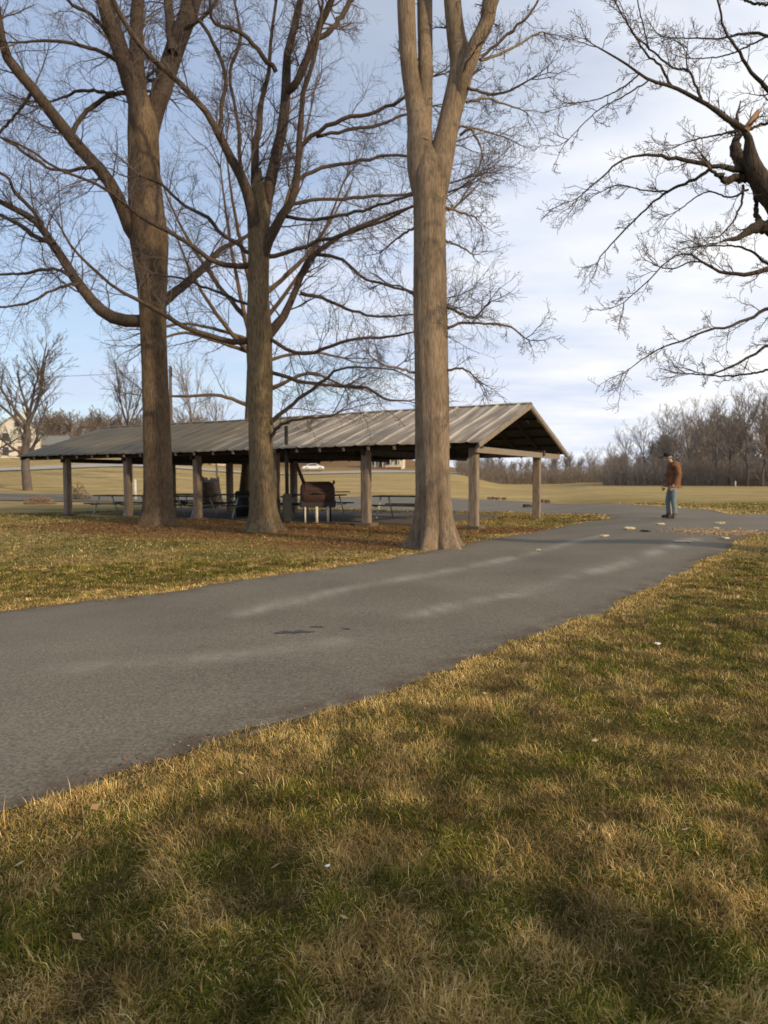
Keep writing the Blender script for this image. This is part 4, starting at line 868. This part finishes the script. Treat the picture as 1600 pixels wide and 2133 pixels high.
# ------------------------------------------------------------------ houses
def house(name, p, rz, Lx, Ly, hw, hr, wall, roof, label, wins, chim=None, annex=None, gable='x'):
    r = empty(name, p, rz, label=label, cat='house')
    mb = MB(); mb.poly([(-Lx/2, -Ly/2, -1), (Lx/2, -Ly/2, -1), (Lx/2, -Ly/2, hw), (0, -Ly/2, hw+hr), (-Lx/2, -Ly/2, hw)], (0, Ly, 0)) if gable == 'x' else \
        mb.poly([(-Lx/2, -Ly/2, -1), (-Lx/2, Ly/2, -1), (-Lx/2, Ly/2, hw), (-Lx/2, 0, hw+hr), (-Lx/2, -Ly/2, hw)], (Lx, 0, 0))
    wl = mb.build('wall', M[wall], r); rf = MB(); o = .45; th = .18
    if gable == 'x':
        k = hr/(Lx/2)
        for s in (-1, 1): rf.poly([(0, -Ly/2-o, hw+hr+.02), (s*(Lx/2+o), -Ly/2-o, hw-k*o+.02), (s*(Lx/2+o), -Ly/2-o, hw-k*o+th+.02), (0, -Ly/2-o, hw+hr+th+.02)], (0, Ly+2*o, 0))
    else:
        k = hr/(Ly/2)
        for s in (-1, 1): rf.poly([(-Lx/2-o, 0, hw+hr+.02), (-Lx/2-o, s*(Ly/2+o), hw-k*o+.02), (-Lx/2-o, s*(Ly/2+o), hw-k*o+th+.02), (-Lx/2-o, 0, hw+hr+th+.02)], (Lx+2*o, 0, 0))
    ro = rf.build('roof', M[roof], r)
    if chim: MB().box(chim, (.8, .8, 2.2), 0, .03).build('chimney', M['white'], ro)
    for (x, z, w2, h2, dr) in wins:
        f = MB().box((x, -Ly/2-.03, z), (w2+.2, .08, h2+.2)).build('door' if dr else 'window', M['white'], r)
        MB().box((x, -Ly/2-.08, z), (w2, .04, h2)).build('panel' if dr else 'pane', M['brick' if dr else 'glass'], f)
    return r
hp = foot(46, 143); hz = at(46, 952, 143)[2]-hp[2]
h1 = house('farmhouse', hp+[0, 0, min(0, hz)], .35, 7.6, 9, 4.9, 3.1, 'white', 'shingle_grey', 'two-storey white gabled house behind the trees at the far left', [(-2, 3.6, 1, 1.5, 0), (1.8, 3.6, 1, 1.5, 0), (0, 6.1, .8, 1, 0), (-2, 1, 1, 1.5, 0), (.6, .9, 1.1, 2.1, 1), (2.4, 1, 1, 1.5, 0)], chim=(.8, 1, 8.4))
hq = foot(108, 146); h1b = house('garage', hq, .30, 6.5, 6, 2.2, 1.6, 'white', 'shingle_grey', 'low white garage just right of the white gabled house', [(-1.2, .9, 2.4, 2, 1), (1.8, 1.2, .9, .9, 0)], gable='y')
h2p = foot(808, 165); h2 = house('cottage', h2p, -.12, 7.4, 6, 2.3, 1.8, 'cream', 'shingle', 'small cream cottage with grey-green roof seen between shelter posts', [(-2.6, 1.2, .9, 1.2, 0), (-1.0, 1.0, 1.0, 2.0, 1), (.7, 1.2, 1.2, 1.2, 0), (2.5, 1.2, .9, 1.2, 0)], gable='y')
MB().box((.4, -4.4, 2.15), (5.2, 2.8, .12), 0).build('porch_roof', M['shingle'], h2)
for x in (-2.1, -.4, 1.3, 2.9): MB().box((x, -5.6, .9), (.18, .18, 2.4)).build('porch_post', M['white'], h2)
MB().box((.4, -5.7, -.35), (6.4, .3, .8)).build('foundation_wall', M['brick'], h2)
h3p = foot(1024, 205); house('cottage', h3p, .3, 4.6, 5, 2.0, 1.4, 'white', 'shingle_grey', 'tiny white cottage at the distant tree line right of the third front post', [(-1, 1, .8, 1, 0), (1, 1, .8, 1, 0)])
h4p = foot(1329, 98); house('field_shed', h4p, .1, 1.4, 1.4, 1.0, .4, 'cream', 'shingle_grey', 'little tan field shed at the wood edge left of the man', [(0, .45, .5, .9, 1)])['category'] = 'shed'
# long pale building and bank fence glimpsed left
h5 = foot(236, 150); house('long_barn', h5+[0, 0, -.2], .1, 7.5, 4, 1.1, .9, 'white', 'shingle_grey', 'long low pale barn seen under the eave at the left of the shelter', [(-2, .4, .8, .8, 0), (1, .4, 1.4, .9, 1)], gable='y')['category'] = 'barn'
h6 = foot(385, 152); house('long_barn', h6, .05, 3.6, 4, 1.6, .9, 'cream', 'shingle_grey', 'small cream barn glimpsed under the eave right of the dark left trunk', [(0, .6, 1, 1.1, 1)], gable='y')['category'] = 'barn'
h7 = foot(450, 156); house('long_barn', h7, .05, 4.0, 4, 1.7, .9, 'white', 'shingle', 'small white barn glimpsed under the eave beside the middle trunk', [(-.8, .6, 1, 1.2, 1), (1, .8, .6, .6, 0)], gable='y')['category'] = 'barn'
# white marker posts
for px, D, top, lb, rr_ in ((1532, 74, 1003, 'thin white post at the wood edge on the right', .06), (282, 47, 1002, 'short white marker post on the lot behind the shelter', .10)):
    b = foot(px, D); hgt = at(px, top, D)[2]-b[2]; o = MB().tube((0, 0, -.1), (0, 0, hgt), rr_, rr_*.9, 10).sph((0, 0, hgt), rr_).build('marker_post', M['white'], None, True, b); tag(o, lb, 'post')
# car
def make_car(p, rz, label):
    r = empty('parked_car', p, rz, label=label, cat='car')
    prof = [(-2.25, .35), (-2.28, .75), (-2.1, .92), (-1.45, .98), (-.95, 1.42), (.55, 1.46), (1.15, 1.02), (2.05, .88), (2.25, .65), (2.22, .35)]
    b = MB(); b.poly([(x, -.86, z) for x, z in prof], (0, 1.72, 0)); bmesh.ops.bevel(b.bm, geom=b.bm.edges[:], offset=.07, segments=2, affect='EDGES'); b.build('body', M['car'], r)
    for s in (-1, 1): MB().poly([(-1.25, s*.865, 1.0), (-.88, s*.865, 1.34), (.48, s*.865, 1.38), (.95, s*.865, 1.02)], (0, s*.012, 0)).build('side_window', M['glass'], r)
    for x in (-1.4, 1.4):
        for s in (-1, 1):
            wv = MB().tube((x, s*.70, .33), (x, s*.90, .33), .33, n=20).build('wheel', M['tyre'], r); MB().tube((x, s*.905, .33), (x, s*.915, .33), .19, n=16).build('rim', M['pipe'], wv)
    for s in (-1, 1): MB().box((2.24, s*.6, .68), (.06, .34, .13), 0, .02).build('headlight', M['glass'], r)
    return r
cpz = foot(654, 152); cc = make_car(cpz+[0, 0, .1], .08, 'white car parked on the far pale road seen through the shelter')

# ------------------------------------------------------------------ person
def skin_obj(name, nodes, edges, m, parent, root=0, sub=2):
    me = bpy.data.meshes.new(name); me.from_pydata([n[:3] for n in nodes], edges, []); o = bpy.data.objects.new(name, me); COL.objects.link(o)
    o.modifiers.new('skin', 'SKIN'); sv = me.skin_vertices[0].data if me.skin_vertices else None
    if sv is None:
        bm = bmesh.new(); bm.from_mesh(me); bm.verts.layers.skin.verify(); bm.to_mesh(me); bm.free(); sv = me.skin_vertices[0].data
    for i, n in enumerate(nodes):
        rr = n[3]; sv[i].radius = (rr, rr) if not hasattr(rr, '__len__') else rr; sv[i].use_root = (i == root)
    s = o.modifiers.new('sub', 'SUBSURF'); s.levels = sub; s.render_levels = sub
    dg = bpy.context.evaluated_depsgraph_get(); ev = o.evaluated_get(dg); m2 = bpy.data.meshes.new_from_object(ev); m2.name = name
    bpy.data.objects.remove(o); return link(name, m2, m, parent, smooth_=True)
pp = at(1398, 1079, 19.9); pp = np.array([pp[0], 19.9, float(T(pp[0], 19.9))+.015])
man = empty('person', pp, 0, label='man in brown jacket, faded jeans and dark cap standing on the road looking down', cat='person')
# local: faces -X, his left side towards the camera (-Y)
HX = -.17
body = [(.03, 0, .96, .12), (.05, 0, 1.12, .12), (.06, 0, 1.30, .13), (.03, 0, 1.45, .10), (-.02, 0, 1.52, .055), (-.06, 0, 1.57, .060), (-.105, 0, 1.635, .092), (-.12, 0, 1.70, .085)]
be = [(i, i+1) for i in range(7)]
def chain(nodes, edges, start, pts):
    prev = start
    for p in pts: nodes.append(p); edges.append((prev, len(nodes)-1)); prev = len(nodes)-1
    return prev
for s in (-1, 1):
    k = 1 if s < 0 else 0
    a = chain(body, be, 3, [(.05, s*.17, 1.43, .062), (.07, s*.215, 1.18, .047), (.00 if k else -.06, s*.225, .97, .038), (-.045 if k else -.10, s*.22, .885, .026), (-.065 if k else -.12, s*.22, .845, (.020, .036))])
    hx = -.065 if k else -.12
    chain(body, be, 0, [(.03, s*.095, .88, .088), (.01 if k else -.02, s*.10, .50, .055), (.03, s*.10, .12, .038), (.02, s*.10, .05, .036), (-.12, s*.11, .03, .03)])
hb = skin_obj('body', body, be, M['skin'], man)
# fingers and face details joined into the body mesh
fx = bmesh.new(); fx.from_mesh(hb.data); tmp = MB(); tmp.bm.free(); tmp.bm = fx
for s in (-1, 1):
    hx = -.065 if s < 0 else -.12; hy = s*.22; hz_ = .845
    for j, (dx, ln) in enumerate(((-.028, .070), (-.010, .080), (.009, .076), (.026, .060))):
        a = Vector((hx+dx, hy, hz_-.025)); b = a+Vector((-.010, -s*.004, -ln*.55)); c = b+Vector((-.018, -s*.014, -ln*.42))
        tmp.tube(a, b, .0095, .0088, 8); tmp.tube(b, c, .0088, .007, 8); tmp.sph(b, .0088, n=8); tmp.sph(c, .007, n=8)
    a = Vector((hx-.030, hy, hz_+.020)); b = a+Vector((-.030, -s*.008, -.034)); c = b+Vector((-.004, -s*.006, -.03)); tmp.tube(a, b, .011, .010, 8); tmp.tube(b, c, .010, .008, 8); tmp.sph(c, .008, n=8)
tmp.tube((-.195, 0, 1.665), (-.232, 0, 1.615), .010, .019, 8)                        # nose
tmp.sph((-.185, 0, 1.585), .030, (1, 1.3, .7), 10)                                     # chin
for s in (-1, 1): tmp.sph((-.105, s*.088, 1.655), .030, (.6, .35, 1), 10); tmp.sph((-.197, s*.034, 1.662), .013, (1, 1, .8), 8)
tmp.box((-.208, 0, 1.603), (.02, .05, .008)); fx.to_mesh(hb.data); fx.free(); hb.data.polygons.foreach_set('use_smooth', np.ones(len(hb.data.polygons), bool))
# jacket
jk = [(.045, 0, .93, (.155, .185)), (.055, 0, 1.02, (.175, .195)), (.065, 0, 1.18, (.165, .195)), (.07, 0, 1.33, (.155, .20)), (.06, 0, 1.47, (.13, .16)), (.02, 0, 1.56, (.095, .10))]
je = [(i, i+1) for i in range(5)]
for s in (-1, 1):
    k = s < 0
    chain(jk, je, 4, [(.06, s*.19, 1.42, .095), (.085, s*.245, 1.30, .082), (.085, s*.255, 1.16, .072), (.04 if k else -.01, s*.25, 1.03, .064), (-.02 if k else -.075, s*.235, .925, .054)])
skin_obj('jacket', jk, je, M['jacket'], man, 1)
MB().tube((.045, 0, .86), (.045, 0, .93), .17, .175, 24).build('jacket_waistband', M['jacket'], man, True)
jn = [(.04, 0, .90, (.15, .15)), (.04, 0, .84, (.14, .14))]; jE = [(0, 1)]
for s in (-1, 1):
    k = s < 0
    chain(jn, jE, 1, [(.03, s*.095, .74, .108), (.015 if k else -.05, s*.10, .50, .080), (.05 if k else -.03, s*.10, .28, .070), (.06 if k else -.02, s*.10, .09, .073)])
skin_obj('jeans', jn, jE, M['jeans'], man, 0)
for s in (-1, 1):
    dx = .015 if s < 0 else -.06
    bt = [(.055+dx, s*.10, .15, .060), (.05+dx, s*.10, .065, .060), (-.06+dx, s*.105, .052, (.050, .046)), (-.165+dx, s*.11, .045, (.048, .040))]
    skin_obj('boot', bt, [(0, 1), (1, 2), (2, 3)], M['boot'], man, 1)
cp = MB(); cp.sph((-.115, 0, 1.725), .108, (1.08, .95, .75), 20); co_ = cp.build('cap', M['cap'], man, True)
R_ = Matrix.Rotation(-.45, 4, 'Y'); MB().box((-.245, 0, 1.675), (.10, .16, .014), R=R_, bev=.004).build('cap_brim', M['cap'], co_)
hm = MB(); hm.sph((-.085, 0, 1.655), .098, (.9, .98, .75), 16); hm.build('hair', M['hair'], man, True)

# ------------------------------------------------------------------ debris on the road
def chunk(p, sz, rz, seed, m, name, label, c, group=None):
    rs_ = np.random.default_rng(seed); bm = bmesh.new(); bmesh.ops.create_cube(bm, size=1); bmesh.ops.subdivide_edges(bm, edges=bm.edges[:], cuts=2, use_grid_fill=True)
    for v in bm.verts:
        n_ = rs_.normal(0, .08, 3); v.co = Vector(((v.co.x*(1-.25*abs(v.co.z))+n_[0])*sz[0], (v.co.y+n_[1])*sz[1], max(-.5, v.co.z*(1-.5*abs(v.co.x))+n_[2])*sz[2]+sz[2]*.5))
    me = bpy.data.meshes.new(name); bm.to_mesh(me); bm.free(); o = link(name, me, m, loc=p); o.rotation_euler = (0, 0, rz); return tag(o, label, c, group)
def rd(px, py): p = gnd(px, py); p[2] += .009; return p
ck = [((1311, 1103), (.24, .13, .05), 'chip', 'largest pale wood chunk on the road, nearest the man'), ((1260, 1118), (.2, .1, .03), 'chip', 'flat pale wood chip on the road left of the largest chunk'), ((1122, 1148), (.12, .08, .03), 'chip', 'small pale wood chip lying furthest left on the road'),
      ((1345, 1108), (.22, .09, .03), 'barkD', 'dark bark piece on the road right of the largest pale chunk'), ((1500, 1092), (.19, .11, .05), 'chip', 'pale wood chunk on the road right of the man'), ((1376, 1093), (.2, .12, .03), 'chip', 'thin pale chip on the road just in front of the man'),
      ((1492, 1102), (.15, .09, .03), 'chip', 'flat pale chip just below the chunk right of the man'), ((1510, 1124), (.16, .1, .04), 'chip', 'pale chip at the right road edge near the sawdust'), ((1421, 1130), (.3, .1, .02), 'chip', 'long thin splinter on the road below the sawdust trail')]
for i, (pp_, sz, m_, lb) in enumerate(ck): chunk(rd(*pp_), sz, i*.7, i+1, M[m_], 'wood_chunk', lb, 'wood chunk', 'broken wood scattered on the road')
chunk(rd(1098, 1057), (.35, .25, .14), .3, 40, M['barkD'], 'wood_chunk', 'small dark lump on the back road left of the rear gable post', 'wood chunk')
RL = ['leftmost small dark rock at the back road edge, between the two gable posts', 'second small dark rock from the left, between the gable posts', 'third small dark rock from the left, between the gable posts', 'rightmost small dark rock between the gable posts', 'small dark rock just right of the rear gable post', 'small dark rock second to the right of the rear gable post']
for i, (px, py) in enumerate(((1020, 1040), (1028, 1040), (1037, 1041), (1050, 1041), (1130, 1046), (1141, 1047))):
    chunk(gnd(px, py), (.26, .2, .16), i, 50+i, M['stump'], 'edge_rock', RL[i], 'rock', 'rocks edging the back road')
for i, (pp_, lb) in enumerate((((1370, 1353), 'scrap of white paper in the grass right of the road'), ((683, 1830), 'tiny white scrap in the near foreground grass'))):
    p = gnd(*pp_); p[2] += .045; chunk(p, (.045, .03, .012) if i == 0 else (.015, .009, .005), .5, 60+i, M['paper'], 'paper_scrap', lb, 'litter')
# sawdust and leaf litter
def scatter(name, pts, size, cols, m, label, kind='stuff', lift=.02, tiltmax=.5, c='litter', seed=0):
    rs_ = np.random.default_rng(seed); n = len(pts); x, y = pts[:, 0], pts[:, 1]; z = T(x, y)+lift+rs_.uniform(0, .012, n)
    a = rs_.uniform(0, 6.28, n); s = rs_.uniform(.5, 1.3, n)*size; tl = rs_.normal(0, tiltmax*.5, (n, 2))
    ux = np.stack([np.cos(a), np.sin(a), tl[:, 0]], 1)*s[:, None]; uy = np.stack([-np.sin(a), np.cos(a), tl[:, 1]], 1)*s[:, None]*.6
    c0 = np.stack([x, y, z+np.abs(tl).sum(1)*s*.6], 1); V = np.stack([c0-ux, c0-uy*.9+ux*.1, c0+ux, c0+uy+ux*.15], 1).reshape(-1, 3)
    Fq = np.arange(n*4).reshape(-1, 4); me = npmesh(name, V, [Fq]); o = link(name, me, m); ca = np.asarray(cols)[rs_.integers(len(cols), size=n)]*rs_.uniform(.8, 1.2, (n, 1))
    at_ = me.attributes.new('col', 'FLOAT_COLOR', 'POINT'); at_.data.foreach_set('color', np.repeat(np.hstack([ca, np.ones((n, 1))]), 4, 0).astype(np.float32).ravel()); return tag(o, label, c, kind=kind)
def attr_mat(name, rough=.9, trans=0.0):
    m = bpy.data.materials.new(name); m.use_nodes = True; t = m.node_tree; b = t.nodes['Principled BSDF']; a = t.nodes.new('ShaderNodeAttribute'); a.attribute_name = 'col'
    t.links.new(a.outputs[0], b.inputs['Base Color']); b.inputs['Roughness'].default_value = rough; b.inputs['Specular IOR Level'].default_value = .15
    if trans:
        tr = t.nodes.new('ShaderNodeBsdfTranslucent'); t.links.new(a.outputs[0], tr.inputs[0]); mx = t.nodes.new('ShaderNodeMixShader'); mx.inputs[0].default_value = trans
        t.links.new(b.outputs[0], mx.inputs[1]); t.links.new(tr.outputs[0], mx.inputs[2]); t.links.new(mx.outputs[0], t.nodes['Material Output'].inputs[0])
    return m
M['leaf'] = attr_mat('dead_leaves'); M['blade'] = attr_mat('grass_blades', .8, .3)
rs3 = np.random.default_rng(31)
sd = []
for a, b in (((1425, 1107), (1500, 1110)), ((1500, 1110), (1590, 1112))):
    A, B = gnd(*a)[:2], gnd(*b)[:2]; t = rs3.random(2600); sd.append(A+(B-A)*t[:, None]+rs3.normal(0, 1, (2600, 2))*[.25, .32])
scatter('sawdust', np.vstack(sd), .016, [(.56, .38, .20), (.42, .26, .13), (.66, .48, .28)], M['leaf'], 'orange-tan sawdust trail strewn across the road near the right verge', lift=.012, c='sawdust', seed=5)
pts = []
for a, b, r in LIT:
    k = int(1100*r); p = np.stack([a+rs3.normal(0, r*.5, k), b+rs3.normal(0, r*.36, k)], 1); pts.append(p)
pts = np.vstack(pts); pts = pts[~inside(pts[:, 0], pts[:, 1])]
scatter('dead_leaves', pts, .026, [(.17, .09, .035), (.24, .14, .06), (.12, .06, .025), (.28, .18, .08)], M['leaf'], 'brown dead leaves lying under the shelter trees', lift=.012, c='leaves', seed=6)
# road edge crumbs and leaves
k = 9000; ii = rs3.integers(0, len(ring), k); pts = ring[ii]+rs3.normal(0, .13, (k, 2)); pts = pts[(pts[:, 1] > 1.5) & (pts[:, 1] < 30)]
scatter('edge_litter', pts, .011, [(.16, .09, .045), (.10, .055, .03), (.28, .20, .10), (.07, .05, .035)], M['leaf'], 'bits of bark, leaf and grit along the road edge', lift=.012, c='litter', seed=8)
sl_ = rs3.uniform(-9, 9, (2600, 2))*[1, .7]+[0, 9]; sl_ = sl_[inside(sl_[:, 0], sl_[:, 1])]
scatter('road_grit', sl_, .0065, [(.5, .47, .40), (.36, .33, .27), (.07, .06, .05)], M['leaf'], 'pale grit and small stones scattered over the asphalt', lift=.010, c='grit', seed=12, tiltmax=.2)
lf_ = rs3.uniform(-5, 7, (260, 2))*[1, .6]+[0, 4.6]; lf_ = lf_[~inside(lf_[:, 0], lf_[:, 1])]
scatter('fallen_leaves', lf_, .022, [(.22, .12, .05), (.32, .20, .10), (.40, .31, .20)], M['leaf'], 'single dry leaves caught in the near lawn', lift=.028, c='leaves', seed=13, tiltmax=.8)
# oil stain
def stain(px, py, rx, ry, label, seed):
    p = gnd(px, py); rs_ = np.random.default_rng(seed); n = 28; R = []
    for k in range(n):
        a = k/n*6.283; q = 1+.35*math.sin(2*a+seed)+.2*math.sin(5*a+seed*2)+rs_.normal(0, .08); R.append((p[0]+rx*q*math.cos(a), p[1]+ry*q*math.sin(a)))
    R = np.array(R); V = np.stack([R[:, 0], R[:, 1], T(R[:, 0], R[:, 1])+.0125], 1); V = np.vstack([V, [[p[0], p[1], p[2]+.0125]]])
    me = npmesh('tar_patch', V, [np.array([(k, (k+1) % n, n) for k in range(n)])]); o = link('tar_patch', me, M['tar']); return tag(o, kind='structure')
M['tar'] = mat('tar', [(0.03, 0.027, 0.024), (0.07, 0.063, 0.055)], 25)
stain(612, 1319, .13, .07, '', 1); stain(660, 1308, .05, .03, '', 2); stain(722, 1312, .05, .025, '', 4)

# ------------------------------------------------------------------ grass blades
GX = np.arange(-16, 22, .1); GY = np.arange(0, 34, .1); _gx, _gy = np.meshgrid(GX, GY, indexing='ij')
EDG = dist_to(np.stack([_gx.ravel(), _gy.ravel()], 1), np.vstack([ring, ring[:1]])).reshape(_gx.shape)
def edge_d(x, y): return EDG[np.clip(((x+16)/.1).astype(int), 0, len(GX)-1), np.clip((y/.1).astype(int), 0, len(GY)-1)]
def grass(name, n, rmin, rmax, p_, az, label, length, width, seed, keep=None, flat=1.0):
    rs_ = np.random.default_rng(seed); u = rs_.random(n); r = (rmin**(1-p_)+u*(rmax**(1-p_)-rmin**(1-p_)))**(1/(1-p_)) if p_ != 1 else rmin*(rmax/rmin)**u
    a = rs_.uniform(az[0], az[1], n); x = r*np.sin(a); y = r*np.cos(a); k = ~inside(x, y)
    # do not grow through the slab
    c, s = math.cos(TH), math.sin(TH); dx, dy = x-2.4479, y-20; lx = dx*c+dy*s; ly = -dx*s+dy*c; k &= ~((lx > -.05) & (lx < Q2-.9) & (ly > 1.6) & (ly < LEN+.7))
    lt = litter(x, y); k &= rs_.random(n) > np.clip((lt-.28)*1.9, 0, .94)
    x, y, r = x[k], y[k], r[k]; n = len(x); z = T(x, y)
    patch = fbm(x, y, .55, 3); fine = fbm(x, y, 4.6, 9); ff = vnoise(x, y, 9, 5)
    g = smooth(.43, .52, patch*.28+fine*.72+rs_.normal(0, .06, n)); 
    ed = edge_d(x, y); g = g*smooth(.10, .65, ed)
    tan = np.array([[.54, .38, .135], [.42, .27, .09], [.74, .55, .25], [.27, .155, .05], [.50, .35, .11]])[rs_.integers(5, size=n)]
    grn = np.array([[.095, .108, .008], [.15, .155, .018], [.055, .070, .006], [.25, .21, .03]])[rs_.integers(4, size=n)]
    isg = (rs_.random(n) < (.14+.66*g))[:, None]; col = np.where(isg, grn, tan)*(rs_.uniform(.72, 1.2, (n, 1)))*(0.22+1.15*vnoise(x, y, 6.5, 21)*(.85+.3*vnoise(x, y, 2.6, 33))+.35*fine+.45*np.exp(-(ed/.35)**2))[:, None]
    edge = 0
    L_ = length*rs_.uniform(.4, 1.3, n)*(.62+.85*ff)*np.where(rs_.random(n) < .04, 1.7, 1); W2 = width*rs_.uniform(.6, 1.2, n)*np.maximum(1, r/4.0)
    comb_ = vnoise(x, y, 4.5, 12)*15; aa = np.where(rs_.random(n) < .6, comb_+rs_.normal(0, .7, n), rs_.uniform(0, 6.28, n))
    lean = np.clip(rs_.normal(1.12, .36, n)*flat, .05, 1.5); dirv = np.stack([np.cos(aa), np.sin(aa)], 1); sd_ = np.stack([-np.sin(aa+rs_.normal(0, .5, n)), np.cos(aa)], 1)
    h1 = L_*.5*np.cos(lean*.6); o1 = L_*.5*np.sin(lean*.6); l2 = np.minimum(lean*1.35, 1.85); h2 = h1+L_*.5*np.cos(l2); o2 = o1+L_*.5*np.sin(l2); h2 = np.maximum(h2, .006)
    b0 = np.stack([x, y, z-.004], 1); m1 = b0+np.stack([dirv[:, 0]*o1, dirv[:, 1]*o1, h1], 1); t1 = b0+np.stack([dirv[:, 0]*o2, dirv[:, 1]*o2, h2], 1); sv = np.stack([sd_[:, 0], sd_[:, 1], np.zeros(n)], 1)*W2[:, None]
    V = np.stack([b0-sv*.5, b0+sv*.5, m1+sv*.45, m1-sv*.45, t1], 1).reshape(-1, 3); i = np.arange(n)[:, None]*5
    me = npmesh(name, V, [i+np.array([[0, 1, 2, 3]]), i+np.array([[3, 2, 4]])]); o = link(name, me, M['blade'])
    at_ = me.attributes.new('col', 'FLOAT_COLOR', 'POINT'); at_.data.foreach_set('color', np.repeat(np.hstack([col, np.ones((n, 1))]), 5, 0).astype(np.float32).ravel())
    return tag(o, label, 'grass', kind='stuff')
grass('grass', 1150000, 1.2, 13, .35, (-.85, .95), 'matted winter grass, straw and green, covering the near lawn', .046, .0024, 1)
grass('grass', 190000, 9, 34, .0, (-.75, .75), 'thin winter grass on the lawns further from the camera', .055, .0042, 2)
